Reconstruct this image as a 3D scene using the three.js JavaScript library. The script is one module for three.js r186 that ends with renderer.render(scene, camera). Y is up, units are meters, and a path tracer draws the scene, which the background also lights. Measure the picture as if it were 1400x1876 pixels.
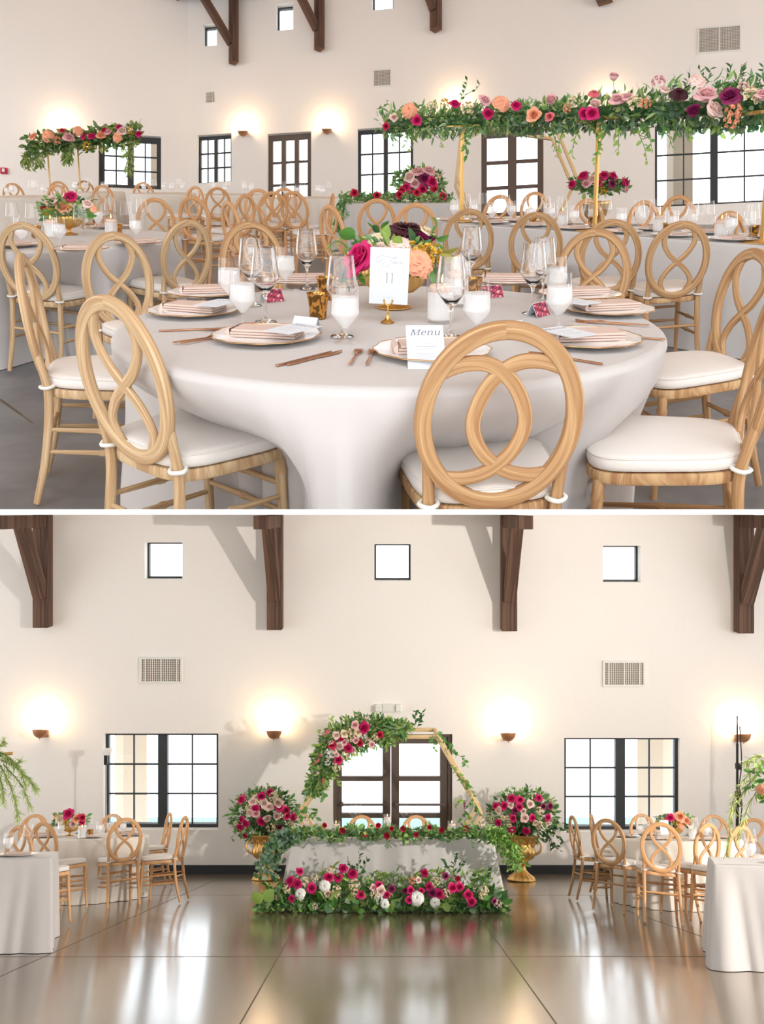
import * as THREE from 'three';
import { RoundedBoxGeometry } from 'three/addons/geometries/RoundedBoxGeometry.js';
import { mergeGeometries, mergeVertices, toCreasedNormals } from 'three/addons/utils/BufferGeometryUtils.js';
import { ImprovedNoise } from 'three/addons/math/ImprovedNoise.js';

// ---------------------------------------------------------------- camera, sky, sun, exposure
// Two storeys of a banquet hall, one above the other, seen from the level of the slab between them.
const scene = new THREE.Scene();
const F = 1500, CX = 700, CY = 938;                       // focal length and centre in pixels of the 1400 x 1876 frame
const camera = new THREE.PerspectiveCamera(2 * Math.atan(938 / F) * 180 / Math.PI, 1400 / 1876, 0.05, 400);
camera.position.set(0, 0, 0);
scene.add(camera);
const renderer = new THREE.WebGLRenderer({ antialias: true });
renderer.toneMapping = THREE.LinearToneMapping;
renderer.toneMappingExposure = 1.1;
renderer.shadowMap.enabled = true;
scene.background = new THREE.Color().setRGB(0.96, 0.99, 1.03);
scene.backgroundIntensity = 3.1;
// a photographer's strobe on a stand beside the camera lights the lower room (its stand is built below)
const strobeAt = new THREE.Vector3(7.2, -0.42, -3.2), strobePower = 205;


// ---------------------------------------------------------------- helpers
const V = (x, y, z) => new THREE.Vector3(x, y, z);
let seed = 7;
const rnd = () => { seed = (seed * 1664525 + 1013904223) >>> 0; return seed / 4294967296; };
const rr = (a, b) => a + (b - a) * rnd();
const R = (d) => d * Math.PI / 180;
const perlin = new ImprovedNoise();
const names = new Map();
function numbered(name) { const n = names.get(name) ?? 0; names.set(name, n + 1); return n ? name + '_' + String(n).padStart(3, '0') : name; }
function tag(o, label, category, group, kind) {
  if (label) o.userData.label = label;
  if (category) o.userData.category = category;
  if (group) o.userData.group = group;
  if (kind) o.userData.kind = kind;
  return o;
}
function shade(o) { o.traverse((m) => { if (m.isMesh) { m.castShadow = true; m.receiveShadow = true; } }); return o; }
function mesh(name, geo, mat, parent) { const m = new THREE.Mesh(geo, mat); m.name = parent ? name : numbered(name); m.castShadow = m.receiveShadow = true; (parent ?? scene).add(m); return m; }
function thing(name, label, category, group) { const g = new THREE.Group(); g.name = numbered(name); scene.add(g); return tag(g, label, category, group); }
function struct(name, geo, mat) { const m = mesh(name, geo, mat); m.userData.kind = 'structure'; return m; }
function copyOf(o, label, group) { const c = o.clone(); c.name = numbered(o.name.replace(/_\d{3}$/, '')); c.userData = { ...o.userData }; tag(c, label, null, group); scene.add(c); return c; }

// the two floors slope like raked seating; a Frame knows its plane and places things on it
class Frame {
  constructor(tilt, height, lean) {
    this.a = tilt; this.D = height; this.lean = lean;
    this.q = new THREE.Quaternion().setFromAxisAngle(V(1, 0, 0), tilt);
    this.u = V(0, 1, 0).applyQuaternion(this.q); this.e = V(0, 0, -1).applyQuaternion(this.q);
  }
  at(px, py, h) { const d = V((px - CX) / F, (CY - py) / F, -1); return d.multiplyScalar((h - this.D) / this.u.dot(d)); }   // the point h above the floor that is seen at px, py
  base(px, py, h) { return this.at(px, py, h).addScaledVector(this.u, -h); }
  plane(a, b, h = 0) { return V(a, 0, 0).addScaledVector(this.e, b).addScaledVector(this.u, h - this.D); }
  flat(p) { return [p.x, p.dot(this.e)]; }
  turn(deg, roll = 0) { return new THREE.Quaternion().setFromAxisAngle(V(0, 0, 1), R(roll)).multiply(this.q).multiply(new THREE.Quaternion().setFromAxisAngle(V(0, 1, 0), R(deg))); }
  put(o, p, deg = 0, rolled = true) { o.position.copy(p); const x = -p.x / p.z * F; o.quaternion.copy(this.turn(deg, rolled ? this.lean * x : 0)); return o; }
}
const UP = new Frame(R(23.04), 1.25, 0.009), LO = new Frame(-R(18.85), 1.22, -0.0098);

// geometry ----------------------------------------------------
function grid(nu, nv, fn, closeU = false) {                 // fn(u, v) -> [x, y, z], u and v in 0..1
  const pos = [], uv = [], idx = [], W = nu + 1;
  for (let j = 0; j <= nv; j++) for (let i = 0; i <= nu; i++) { const p = fn(i / nu, j / nv); pos.push(p[0], p[1], p[2]); uv.push(p[3] ?? i / nu, p[4] ?? j / nv); }
  for (let j = 0; j < nv; j++) for (let i = 0; i < nu; i++) { const a = j * W + i, b = a + 1, c = a + W, d = c + 1; idx.push(a, b, d, a, d, c); }
  const g = new THREE.BufferGeometry();
  g.setAttribute('position', new THREE.Float32BufferAttribute(pos, 3)); g.setAttribute('uv', new THREE.Float32BufferAttribute(uv, 2)); g.setIndex(idx);
  g.computeVertexNormals();
  if (closeU) { const n = g.attributes.normal; for (let j = 0; j <= nv; j++) { const a = j * W, b = a + nu; const x = n.getX(a) + n.getX(b), y = n.getY(a) + n.getY(b), z = n.getZ(a) + n.getZ(b), l = Math.hypot(x, y, z) || 1; n.setXYZ(a, x / l, y / l, z / l); n.setXYZ(b, x / l, y / l, z / l); } }
  return g;
}
function tube(points, radii, seg = 28, sides = 9, closed = false) {     // a tapering tube through points
  const c = new THREE.CatmullRomCurve3(points, closed), fr = c.computeFrenetFrames(seg, closed), len = c.getLength();
  const rad = (t) => { if (!Array.isArray(radii)) return radii; const k = t * (radii.length - 1), i = Math.min(radii.length - 2, Math.floor(k)); return radii[i] + (radii[i + 1] - radii[i]) * (k - i); };
  return grid(sides, seg, (u, v) => { const i = Math.round(v * seg), p = c.getPointAt(v), a = -u * 2 * Math.PI, r = rad(v), n = fr.normals[i], b = fr.binormals[i]; return [p.x + r * (Math.cos(a) * n.x + Math.sin(a) * b.x), p.y + r * (Math.cos(a) * n.y + Math.sin(a) * b.y), p.z + r * (Math.cos(a) * n.z + Math.sin(a) * b.z), u * 0.12, v * len]; }, true);
}
function band(fn, seg, hw, hd, closed) {                    // a flat rounded bar bent along the plane curve fn(t) -> [x, y]; hw across in the plane, hd in depth
  const N = 12, sec = [];
  for (let i = 0; i <= N; i++) { const a = i / N * 2 * Math.PI, c = Math.cos(a), s = Math.sin(a), p = (x) => Math.sign(x) * Math.pow(Math.abs(x), 0.55); sec.push([p(c), p(s)]); }
  let L = 0, last; const at = [];
  for (let i = 0; i <= seg; i++) { const p = fn(i / seg); if (last) L += Math.hypot(p[0] - last[0], p[1] - last[1]); at.push(L); last = p; }
  return grid(N, seg, (u, v) => {
    const i = Math.round(v * seg), e = 1e-3, p = fn(v), p0 = fn(closed ? v - e : Math.max(0, v - e)), p1 = fn(closed ? v + e : Math.min(1, v + e));
    let tx = p1[0] - p0[0], ty = p1[1] - p0[1]; const l = Math.hypot(tx, ty); tx /= l; ty /= l;
    const s = sec[Math.round(u * N)], w = hw * s[0];
    return [p[0] - ty * w, p[1] + tx * w, hd * s[1], u * 0.16, at[i]];
  }, true);
}
function rod(p0, p1, prof, sides = 10) {                    // a turned rod from p0 to p1; prof lists [share of the length, radius]
  const d = p1.clone().sub(p0), L = d.length();
  const g = new THREE.LatheGeometry(prof.map(([t, r]) => new THREE.Vector2(r, t * L)), sides);
  const uv = g.attributes.uv; for (let i = 0; i < uv.count; i++) uv.setXY(i, uv.getX(i) * 0.1, uv.getY(i) * L);
  g.applyQuaternion(new THREE.Quaternion().setFromUnitVectors(V(0, 1, 0), d.normalize())); g.translate(p0.x, p0.y, p0.z);
  return g;
}
function box(w, h, d, x = 0, y = 0, z = 0, r = 0.004) {
  const k = Math.min(r, w / 2.2, h / 2.2, d / 2.2), g = new RoundedBoxGeometry(w, h, d, 2, k);
  const p = g.attributes.position, n = g.attributes.normal, uv = g.attributes.uv;
  for (let i = 0; i < p.count; i++) { const ax = Math.abs(n.getX(i)), ay = Math.abs(n.getY(i)), az = Math.abs(n.getZ(i)); if (ax > ay && ax > az) uv.setXY(i, p.getZ(i), p.getY(i)); else if (ay > az) uv.setXY(i, p.getZ(i), p.getX(i)); else uv.setXY(i, p.getX(i), p.getY(i)); }
  return g.translate(x, y, z);
}
function beam(p0, p1, w, h) {                               // a squared timber from p0 to p1
  const d = p1.clone().sub(p0), L = d.length(), g = box(w, L, h, 0, L / 2, 0, 0.008);
  const z = V(0, 0, 1), y = d.clone().normalize(), x = new THREE.Vector3().crossVectors(y, z); if (x.length() < 1e-3) x.set(1, 0, 0); x.normalize();
  const m = new THREE.Matrix4().makeBasis(x, y, new THREE.Vector3().crossVectors(x, y)); g.applyMatrix4(m); return g.translate(p0.x, p0.y, p0.z);
}
const merge = (list) => mergeGeometries(list.map((g) => { const k = g.index ? g.toNonIndexed() : g; for (const n of Object.keys(k.attributes)) if (!['position', 'normal', 'uv'].includes(n)) k.deleteAttribute(n); return k; }));
function lathe(prof, sides = 28) { const g = new THREE.LatheGeometry(prof.map(([r, y]) => new THREE.Vector2(r, y)), sides); return g; }
function prism(shape, depth, bevel = 0) { return new THREE.ExtrudeGeometry(shape, { depth, bevelEnabled: bevel > 0, bevelSize: bevel, bevelThickness: bevel, bevelSegments: 2, curveSegments: 10 }); }

// everything of a thing below the slab's top is cut away: legs and cloth end on the slab
function endAtSlab(o, level) {
  o.updateMatrixWorld(true);
  const gone = [];
  o.traverse((m) => {
    if (!m.isMesh) return;
    const g0 = m.geometry; g0.computeBoundingBox();
    const bb = g0.boundingBox.clone().applyMatrix4(m.matrixWorld);
    if (bb.min.y >= level) return;
    if (bb.max.y <= level) { gone.push(m); return; }
    const g = g0.index ? g0.toNonIndexed() : g0, p = g.attributes.position, n = g.attributes.normal, t = g.attributes.uv, P = [], N = [], T = [], v = new THREE.Vector3();
    const row = (i) => [p.getX(i), p.getY(i), p.getZ(i), n.getX(i), n.getY(i), n.getZ(i), t.getX(i), t.getY(i), v.fromBufferAttribute(p, i).applyMatrix4(m.matrixWorld).y - level];
    for (let i = 0; i < p.count; i += 3) {
      const tri = [row(i), row(i + 1), row(i + 2)], out = [];
      for (let k = 0; k < 3; k++) { const a = tri[k], b = tri[(k + 1) % 3]; if (a[8] >= 0) out.push(a); if ((a[8] >= 0) !== (b[8] >= 0)) { const s = a[8] / (a[8] - b[8]); out.push(a.map((x, q) => x + (b[q] - x) * s)); } }
      for (let k = 1; k + 1 < out.length; k++) for (const r of [out[0], out[k], out[k + 1]]) { P.push(r[0], r[1], r[2]); N.push(r[3], r[4], r[5]); T.push(r[6], r[7]); }
    }
    if (!P.length) { gone.push(m); return; }
    const c = new THREE.BufferGeometry();
    c.setAttribute('position', new THREE.Float32BufferAttribute(P, 3)); c.setAttribute('normal', new THREE.Float32BufferAttribute(N, 3)); c.setAttribute('uv', new THREE.Float32BufferAttribute(T, 2));
    m.geometry = c;
  });
  for (const m of gone) { for (const c of [...m.children]) m.parent.attach(c); m.removeFromParent(); }
  return o;
}

// ---------------------------------------------------------------- materials
function noiseTexture(size, fn, srgb = true) {
  const d = new Uint8Array(size * size * 4);
  for (let y = 0; y < size; y++) for (let x = 0; x < size; x++) { const c = fn(x / size, y / size), o = (y * size + x) * 4; d[o] = c[0]; d[o + 1] = c[1]; d[o + 2] = c[2]; d[o + 3] = 255; }
  const t = new THREE.DataTexture(d, size, size); t.wrapS = t.wrapT = THREE.RepeatWrapping; t.magFilter = t.minFilter = THREE.LinearFilter; if (srgb) t.colorSpace = THREE.SRGBColorSpace; t.needsUpdate = true;
  return t;
}
const hash2 = (x, y, k) => { let h = Math.imul(x + 374761, 668265263) ^ Math.imul(y + 1274126, 2246822519) ^ Math.imul(k + 97, 3266489917); h = Math.imul(h ^ (h >>> 15), 2246822519); h = Math.imul(h ^ (h >>> 13), 3266489917); return ((h ^ (h >>> 16)) >>> 0) / 2147483648 - 1; };
const loop = (u, v, n, k, m = n) => { const x = u * n, y = v * m, ix = Math.floor(x), iy = Math.floor(y), f = (t) => t * t * t * (t * (t * 6 - 15) + 10), fx = f(x - ix), fy = f(y - iy), g = (a, b) => hash2(((a % n) + n) % n, ((b % m) + m) % m, k); const p = g(ix, iy), q = g(ix + 1, iy), r = g(ix, iy + 1), t = g(ix + 1, iy + 1); return (p + (q - p) * fx) * (1 - fy) + (r + (t - r) * fx) * fy; };   // smooth noise that tiles, n by m cells
const cl = (x) => Math.max(0, Math.min(255, Math.round(x)));
function woodTexture(base, dark, streak) {                 // grain along v
  return noiseTexture(512, (u, v) => {
    const w = u + 0.03 * loop(u, v, 4, 21, 2), g = loop(w, v, 7, 3, 1) * 0.5 + loop(w, v, 26, 5, 2) * 0.5 + loop(w, v, 90, 7, 4) * 0.35;
    const k = Math.max(0, Math.min(1, 0.5 + g * streak));
    return [0, 1, 2].map((c) => cl(base[c] * k + dark[c] * (1 - k)));
  });
}
const M = {};
const std = (o) => new THREE.MeshPhysicalMaterial(o);
{
  const chairWood = woodTexture([216, 190, 152], [180, 144, 104], 0.9); chairWood.repeat.set(4, 2.2);
  M.wood = std({ map: chairWood, roughness: 0.62 });
  const warm = woodTexture([204, 168, 122], [164, 120, 78], 0.9); warm.repeat.set(4, 2.2);
  M.woodWarm = std({ map: warm, roughness: 0.6 });
  const far = woodTexture([226, 180, 128], [200, 145, 96], 0.7); far.repeat.set(4, 2.2);
  M.woodFar = std({ map: far, roughness: 0.5 });
  const timber = woodTexture([112, 82, 64], [70, 48, 38], 0.9); timber.repeat.set(1.6, 0.7);
  M.timber = std({ map: timber, roughness: 0.75, bumpMap: timber, bumpScale: 0.003 });
  const pale = woodTexture([236, 212, 168], [214, 180, 128], 0.9); pale.repeat.set(3, 1);
  M.archWood = std({ map: pale, roughness: 0.6 });
  const plaster = noiseTexture(256, (u, v) => { const g = 200 + loop(u, v, 12, 1) * 45 + loop(u, v, 40, 5) * 30; return [cl(g), cl(g), cl(g)]; }, false); plaster.repeat.set(0.5, 0.5);
  M.plaster = std({ color: '#f2ede7', roughness: 0.92, bumpMap: plaster, bumpScale: 0.004 });
  const board = woodTexture([206, 168, 128], [170, 128, 90], 0.9); board.repeat.set(1, 0.4);
  M.board = std({ map: board, roughness: 0.7 });
  M.white = std({ color: '#f7f6f3', roughness: 0.6 });
  M.slab = std({ color: '#fbfbfa', roughness: 0.7 });
  const conc = noiseTexture(1024, (u, v) => { const g = loop(u, v, 5, 2) * 0.6 + loop(u, v, 11, 7) * 0.5 + loop(u, v, 23, 4) * 0.25; return [cl(134 + g * 20), cl(117 + g * 20), cl(95 + g * 20)]; });
  conc.repeat.set(0.14, 0.14);
  M.concrete = std({ map: conc, roughness: 0.2, specularIntensity: 1.0, clearcoat: 0.7, clearcoatRoughness: 0.14 });
  const concU = noiseTexture(512, (u, v) => { const g = loop(u, v, 5, 2) * 0.5 + loop(u, v, 14, 7) * 0.4 + loop(u, v, 60, 4) * 0.3; return [cl(118 + g * 20), cl(118 + g * 20), cl(120 + g * 20)]; });
  concU.repeat.set(0.3, 0.3);
  M.concreteGrey = std({ map: concU, roughness: 0.35 });
  M.joint = std({ color: '#6a5d4e', roughness: 0.9 });
  const weave = noiseTexture(256, (u, v) => { const g = 128 + 50 * Math.sin(u * 6.2832 * 64) * Math.sin(v * 6.2832 * 64) + loop(u, v, 3, 8) * 40; return [cl(g), cl(g), cl(g)]; }, false); weave.repeat.set(8, 8);
  M.cloth = std({ color: '#cbc6c3', roughness: 0.75, sheen: 0.3, sheenRoughness: 0.5, sheenColor: new THREE.Color('#ffffff'), bumpMap: weave, bumpScale: 0.0004, side: THREE.DoubleSide });
  M.clothIvory = std({ color: '#e7dfd4', roughness: 0.8, bumpMap: weave, bumpScale: 0.0004, side: THREE.DoubleSide });
  M.cushion = std({ color: '#e8e1da', roughness: 0.8, bumpMap: weave, bumpScale: 0.0004 });
  M.napkin = std({ color: '#d8bfb2', roughness: 0.75, side: THREE.DoubleSide });
  M.china = std({ color: '#f4f1ee', roughness: 0.18, clearcoat: 0.4 });
  M.goldRim = std({ color: '#d9b183', metalness: 0.9, roughness: 0.25 });
  M.roseGold = std({ color: '#cf9a76', metalness: 1, roughness: 0.24 });
  M.brass = std({ color: '#dcae62', metalness: 1, roughness: 0.22 });
  M.gold = std({ color: '#e0b46c', metalness: 0.85, roughness: 0.38 });
  M.copper = std({ color: '#b98560', metalness: 0.55, roughness: 0.4 });
  const mottled = noiseTexture(256, (u, v) => { const g = loop(u, v, 16, 3) + loop(u, v, 40, 6) * 0.8, k = g > 0.1 ? 1 : 0.55; return [cl(226 * k), cl(164 * k), cl(84 * k)]; });
  mottled.repeat.set(1, 1);
  M.mercury = std({ map: mottled, metalness: 0.85, roughness: 0.22 });
  M.bronze = std({ color: '#6a5e57', roughness: 0.45, metalness: 0.3 });
  M.darkFrame = std({ color: '#3c4042', roughness: 0.5, metalness: 0.2 });
  M.black = std({ color: '#1b1a1a', roughness: 0.5 });
  M.glass = std({ color: '#ffffff', transmission: 1, thickness: 0, roughness: 0.0, ior: 1.6, side: THREE.DoubleSide });
  M.crystal = std({ color: '#ffffff', transmission: 1, thickness: 0.003, roughness: 0.0, ior: 1.5 });
  M.pane = std({ color: '#fbfeff', transmission: 1, thickness: 0, roughness: 0.0, ior: 1.45 });
  M.water = std({ color: '#ffffff', transmission: 0.52, thickness: 0, roughness: 0.25, ior: 1.33 });
  M.wax = std({ color: '#fbe3d3', roughness: 0.5, transmission: 0.25, thickness: 0 });
  M.flame = new THREE.MeshStandardMaterial({ color: '#ffd9a0', emissive: '#ffb050', emissiveIntensity: 5 });
  M.glow = new THREE.MeshStandardMaterial({ color: '#fff2e0', emissive: '#ffe2bd', emissiveIntensity: 3.2 });
  M.ventBack = std({ color: '#8d857b', roughness: 0.9 });
  M.ventWhite = std({ color: '#e9e3da', roughness: 0.6 });
  M.card = std({ color: '#dcdfe2', roughness: 0.7 });
  M.stem = std({ color: '#5f7a3a', roughness: 0.7 });
  M.leafDark = std({ color: '#ffffff', roughness: 0.55, transmission: 0.3, thickness: 0, side: THREE.DoubleSide });
  for (const [k, c] of Object.entries({ magenta: '#d3106a', red: '#c91945', pink: '#f0bcbf', blush: '#f7d9cf', cream: '#f8e6c4', white: '#f3f2ec', peach: '#fbb08c', burgundy: '#45101f', plum: '#8c1b58', coral: '#e5707c', yellow: '#e2b73c' }))
    M[k] = std({ color: c, roughness: 0.6, transmission: 0.12, thickness: 0, side: THREE.DoubleSide });
  for (const [k, c] of Object.entries({ green: '#5f9c42', deep: '#3a6c36', light: '#9dc05c', sage: '#8fac84', olive: '#b5b344' }))
    M['leaf_' + k] = std({ color: c, roughness: 0.5, transmission: 0.35, thickness: 0, side: THREE.DoubleSide });
}

// ---------------------------------------------------------------- the slab between the storeys
{
  const s = new THREE.Shape(); s.moveTo(1.42, 0.0047); s.lineTo(13.1, 0.0047); s.lineTo(13.1, -0.041); s.lineTo(1.42, -0.0047); s.closePath();
  const g = prism(s, 30); g.rotateY(Math.PI / 2); g.translate(-15, 0, 0);       // profile runs along -z
  struct('slab', g, M.slab);
}
const SLAB_TOP = 0.0047;

// sloping floors, cut into poured bays with sawn joints
function sloped(frame, x0, x1, b0, b1, thick) {            // a slab of floor between plane coordinates
  const g = new THREE.BoxGeometry(x1 - x0, thick, b1 - b0); g.translate((x0 + x1) / 2, -thick / 2, -(b0 + b1) / 2);
  const p = g.attributes.position, n = g.attributes.normal, uv = g.attributes.uv;
  for (let i = 0; i < p.count; i++) uv.setXY(i, p.getX(i), Math.abs(n.getY(i)) > 0.5 ? p.getZ(i) : p.getY(i));
  g.translate(0, -frame.D, 0); g.applyQuaternion(frame.q); return g;
}
function joint(frame, pa, pb, w, parent) {
  const a = frame.at(...pa, 0), b = frame.at(...pb, 0), d = b.clone().sub(a), L = d.length(), g = new THREE.BoxGeometry(w, 0.004, L);
  const m = new THREE.Matrix4().lookAt(b, a, frame.u); g.applyMatrix4(m); const c = a.clone().add(b).multiplyScalar(0.5).addScaledVector(frame.u, -0.0008); g.translate(c.x, c.y, c.z);
  const j = mesh('joint', g, M.joint, parent); return j;
}
const floorLow = struct('floor', sloped(LO, -11, 11, -1.0, 14.15, 0.12), M.concrete);
for (const [a, b] of [[[440, 1876], [566, 1655]], [[1024, 1882], [880, 1682]], [[-20, 1798], [395, 1612]], [[1420, 1762], [1148, 1668]], [[-20, 1753], [1420, 1752]], [[200, 1640], [1250, 1640]]]) joint(LO, a, b, 0.009, floorLow);
const floorUp = endAtSlab(struct('floor', sloped(UP, -16, 16, 2.75, 25.5, 0.12), M.concreteGrey), SLAB_TOP);
for (const [a, b] of [[[0, 731], [40, 760]], [[-30, 712], [60, 775]], [[1380, 700], [1210, 660]]]) joint(UP, a, b, 0.012, floorUp);

// ---------------------------------------------------------------- walls with openings
function wallWith(name, w0, w1, y0, y1, holes, thick, mat = M.plaster) {        // in its own plane, front face at z = 0
  const s = new THREE.Shape(); s.moveTo(w0, y0); s.lineTo(w1, y0); s.lineTo(w1, y1); s.lineTo(w0, y1); s.closePath();
  for (const [a, b, c, d] of holes) { const h = new THREE.Path(); h.moveTo(a, c); h.lineTo(a, d); h.lineTo(b, d); h.lineTo(b, c); h.closePath(); s.holes.push(h); }
  const g = new THREE.ExtrudeGeometry(s, { depth: thick, bevelEnabled: false }); g.translate(0, 0, -thick);
  return struct(name, g, mat);
}
let windowCount = 0;
function windowIn(parentPose, rect, { cols = 2, rows = 3, leaves = 2, frame = 0.05, mull = 0.12, bar = 0.022, depth = -0.14, mat = M.darkFrame, name } = {}) {
  const [x0, x1, y0, y1] = rect, w = new THREE.Group(); w.name = name ?? 'window_' + (++windowCount); w.userData.kind = 'structure'; scene.add(w);
  parentPose(w);
  const add = (n, g, m) => mesh(n, g, m, w);
  add('frame', merge([box(x1 - x0, frame, 0.09, (x0 + x1) / 2, y1 - frame / 2, depth), box(x1 - x0, frame, 0.09, (x0 + x1) / 2, y0 + frame / 2, depth), box(frame, y1 - y0 - 2 * frame, 0.09, x0 + frame / 2, (y0 + y1) / 2, depth), box(frame, y1 - y0 - 2 * frame, 0.09, x1 - frame / 2, (y0 + y1) / 2, depth)]), mat);
  const inner = x1 - x0 - 2 * frame - mull * (leaves - 1), lw = inner / leaves;
  for (let l = 0; l < leaves; l++) {
    const a = x0 + frame + l * (lw + mull);
    if (l) add('mullion', box(mull, y1 - y0 - 2 * frame, 0.1, a - mull / 2, (y0 + y1) / 2, depth), mat);
    for (let c = 1; c < cols; c++) add('muntin', box(bar, y1 - y0 - 2 * frame, 0.04, a + lw * c / cols, (y0 + y1) / 2, depth), mat);
    for (let r = 1; r < rows; r++) add('muntin', box(lw, bar, 0.036, a + lw / 2, y0 + frame + (y1 - y0 - 2 * frame) * r / rows, depth), mat);
    for (let c = 0; c < cols; c++) for (let r = 0; r < rows; r++) { const pw = lw / cols, ph = (y1 - y0 - 2 * frame) / rows; add('pane', box(pw - bar, ph - bar, 0.006, a + pw * (c + 0.5), y0 + frame + ph * (r + 0.5), depth, 0.001), M.pane); }
  }
  return w;
}
// lower back wall
const ZL = 12.83, kL = ZL / F, lx = (x) => (x - CX) * kL, ly = (y) => (CY - y) * kL, lowRect = (a, b, c, d) => [lx(a), lx(b), ly(d), ly(c)];
const baseL = -5.68;
const lowWindows = [lowRect(190, 400, 1344, 1520), lowRect(1034, 1246, 1352, 1524)], lowSmall = [lowRect(265, 334, 994, 1061), lowRect(686, 753, 997, 1064), lowRect(1105, 1174, 1000, 1067)], lowDoor = [lx(610), lx(829), baseL - 0.02, ly(1345)];
const wallLow = wallWith('wall_back', lx(-420), lx(1820), baseL - 0.12, -0.041, [...lowWindows, ...lowSmall, lowDoor], 0.26);
wallLow.position.z = -ZL;
const poseLow = (o) => o.position.set(0, 0, -ZL);
for (const r of lowWindows) windowIn(poseLow, r, { mull: 0.15 });
for (const r of lowSmall) windowIn(poseLow, r, { cols: 1, rows: 1, leaves: 1, frame: 0.03, depth: -0.2 });
{
  const d = new THREE.Group(); d.name = 'door_1'; d.userData.kind = 'structure'; scene.add(d); poseLow(d);
  const z = -0.12, [x0, x1, y0, y1] = lowDoor, fr = 0.06;
  mesh('frame', merge([box(x1 - x0, fr, 0.12, (x0 + x1) / 2, y1 - fr / 2, z), box(fr, y1 - y0 - fr, 0.12, x0 + fr / 2, (y0 + y1 - fr) / 2, z), box(fr, y1 - y0 - fr, 0.12, x1 - fr / 2, (y0 + y1 - fr) / 2, z)]), M.bronze, d);
  for (const [a, b, ga, gb] of [[617, 716, 626, 701], [717, 822, 732, 807]]) {
    const leaf = new THREE.Group(); leaf.name = 'door_leaf'; d.add(leaf);
    const X0 = lx(a), X1 = lx(b), G0 = lx(ga), G1 = lx(gb), rows = [[1366, 1426], [1435, 1494], [1503, 1560]];
    const bars = [box(G0 - X0, y1 - y0 - fr, 0.05, (X0 + G0) / 2, (y0 + y1 - fr) / 2, z), box(X1 - G1, y1 - y0 - fr, 0.05, (X1 + G1) / 2, (y0 + y1 - fr) / 2, z)];
    for (const [t, u] of [[1352, 1366], [1426, 1435], [1494, 1503], [1560, 1599]]) bars.push(box(G1 - G0, (u - t) * kL, 0.05, (G0 + G1) / 2, ly((t + u) / 2), z));
    mesh('leaf_frame', merge(bars), M.bronze, leaf);
    for (const [t, u] of rows) mesh('pane', box(G1 - G0 - 0.004, (u - t) * kL - 0.004, 0.008, (G0 + G1) / 2, ly((t + u) / 2), z, 0.001), M.pane, leaf);
    mesh('push_bar', merge([box(X1 - X0 - 0.1, 0.035, 0.03, (X0 + X1) / 2, ly(1476), z + 0.075, 0.012), box(0.04, 0.06, 0.06, X0 + 0.08, ly(1476), z + 0.045), box(0.04, 0.06, 0.06, X1 - 0.08, ly(1476), z + 0.045)]), M.bronze, leaf);
  }
}
for (const [a, b] of [[-400, 608], [831, 1800]]) { const g = box(lx(b) - lx(a), 0.145, 0.025, (lx(a) + lx(b)) / 2, baseL + 0.078, -ZL + 0.0125); const m = mesh('baseboard_back', g, M.darkFrame); m.userData.kind = 'structure'; }

// upper back wall, in two leaves that meet at a wide corner
const ZU = 20;
function leafWall(yaw, pivotX) {
  const t = Math.tan, x0 = (pivotX - CX) / F * ZU;
  const local = (px, py) => { const k = (px - CX) / F, s = (ZU * k - x0) / (Math.cos(yaw) + k * Math.sin(yaw)), z = ZU - s * Math.sin(yaw); return [s, (CY - py) * z / F]; };
  return { yaw, local, pose: (o) => { o.position.set(x0, 0, -ZU); o.rotation.y = -yaw; return o; },
    rect: (a, b, c, d) => { const m = (a + b) / 2, y1 = local(m, c)[1], y0 = local(m, d)[1]; return [local(a, c)[0], local(b, c)[0], y0, y1]; } };
}
const WB = leafWall(R(8), 345), WL = leafWall(R(-6), 345);
const topU = 13.3, lowU = 6.2;
{
  const wins = [WB.rect(1200, 1424, 222, 374), WB.rect(655, 757, 233, 357), WB.rect(362, 424, 246, 334)], small = [WB.rect(372, 397, 43, 84), WB.rect(506, 537, 6, 55), WB.rect(682, 721, -34, 17)], doors = [WB.rect(882, 996, 235, 396), WB.rect(490, 570, 243, 384)];
  const w = wallWith('wall_back', 0, 17.5, lowU, topU, [...wins, ...small, ...doors], 0.3); WB.pose(w);
  windowIn(WB.pose, wins[0], { mull: 0.15, bar: 0.03, frame: 0.07 }); windowIn(WB.pose, wins[1], { mull: 0.1, bar: 0.03, frame: 0.07 }); windowIn(WB.pose, wins[2], { mull: 0.08, bar: 0.03, frame: 0.05 });
  for (const r of small) windowIn(WB.pose, r, { cols: 1, rows: 1, leaves: 1, frame: 0.035, depth: -0.2 });
  windowIn(WB.pose, doors[0], { cols: 1, rows: 3, mull: 0.2, bar: 0.08, frame: 0.13, mat: M.bronze, name: 'door_2' });
  windowIn(WB.pose, doors[1], { cols: 1, rows: 3, leaves: 3, mull: 0.11, bar: 0.05, frame: 0.11, mat: M.bronze, name: 'door_3' });
  const r = WL.rect(180, 295, 247, 345);
  const l = wallWith('wall_left', -9.5, 0, lowU, topU, [r], 0.3); WL.pose(l);
  windowIn(WL.pose, r, { mull: 0.14, bar: 0.03, frame: 0.12 });
}
struct('ceiling', box(33, 0.3, 24.1, 0, 13.45, -8.05, 0.01), M.board);
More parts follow.
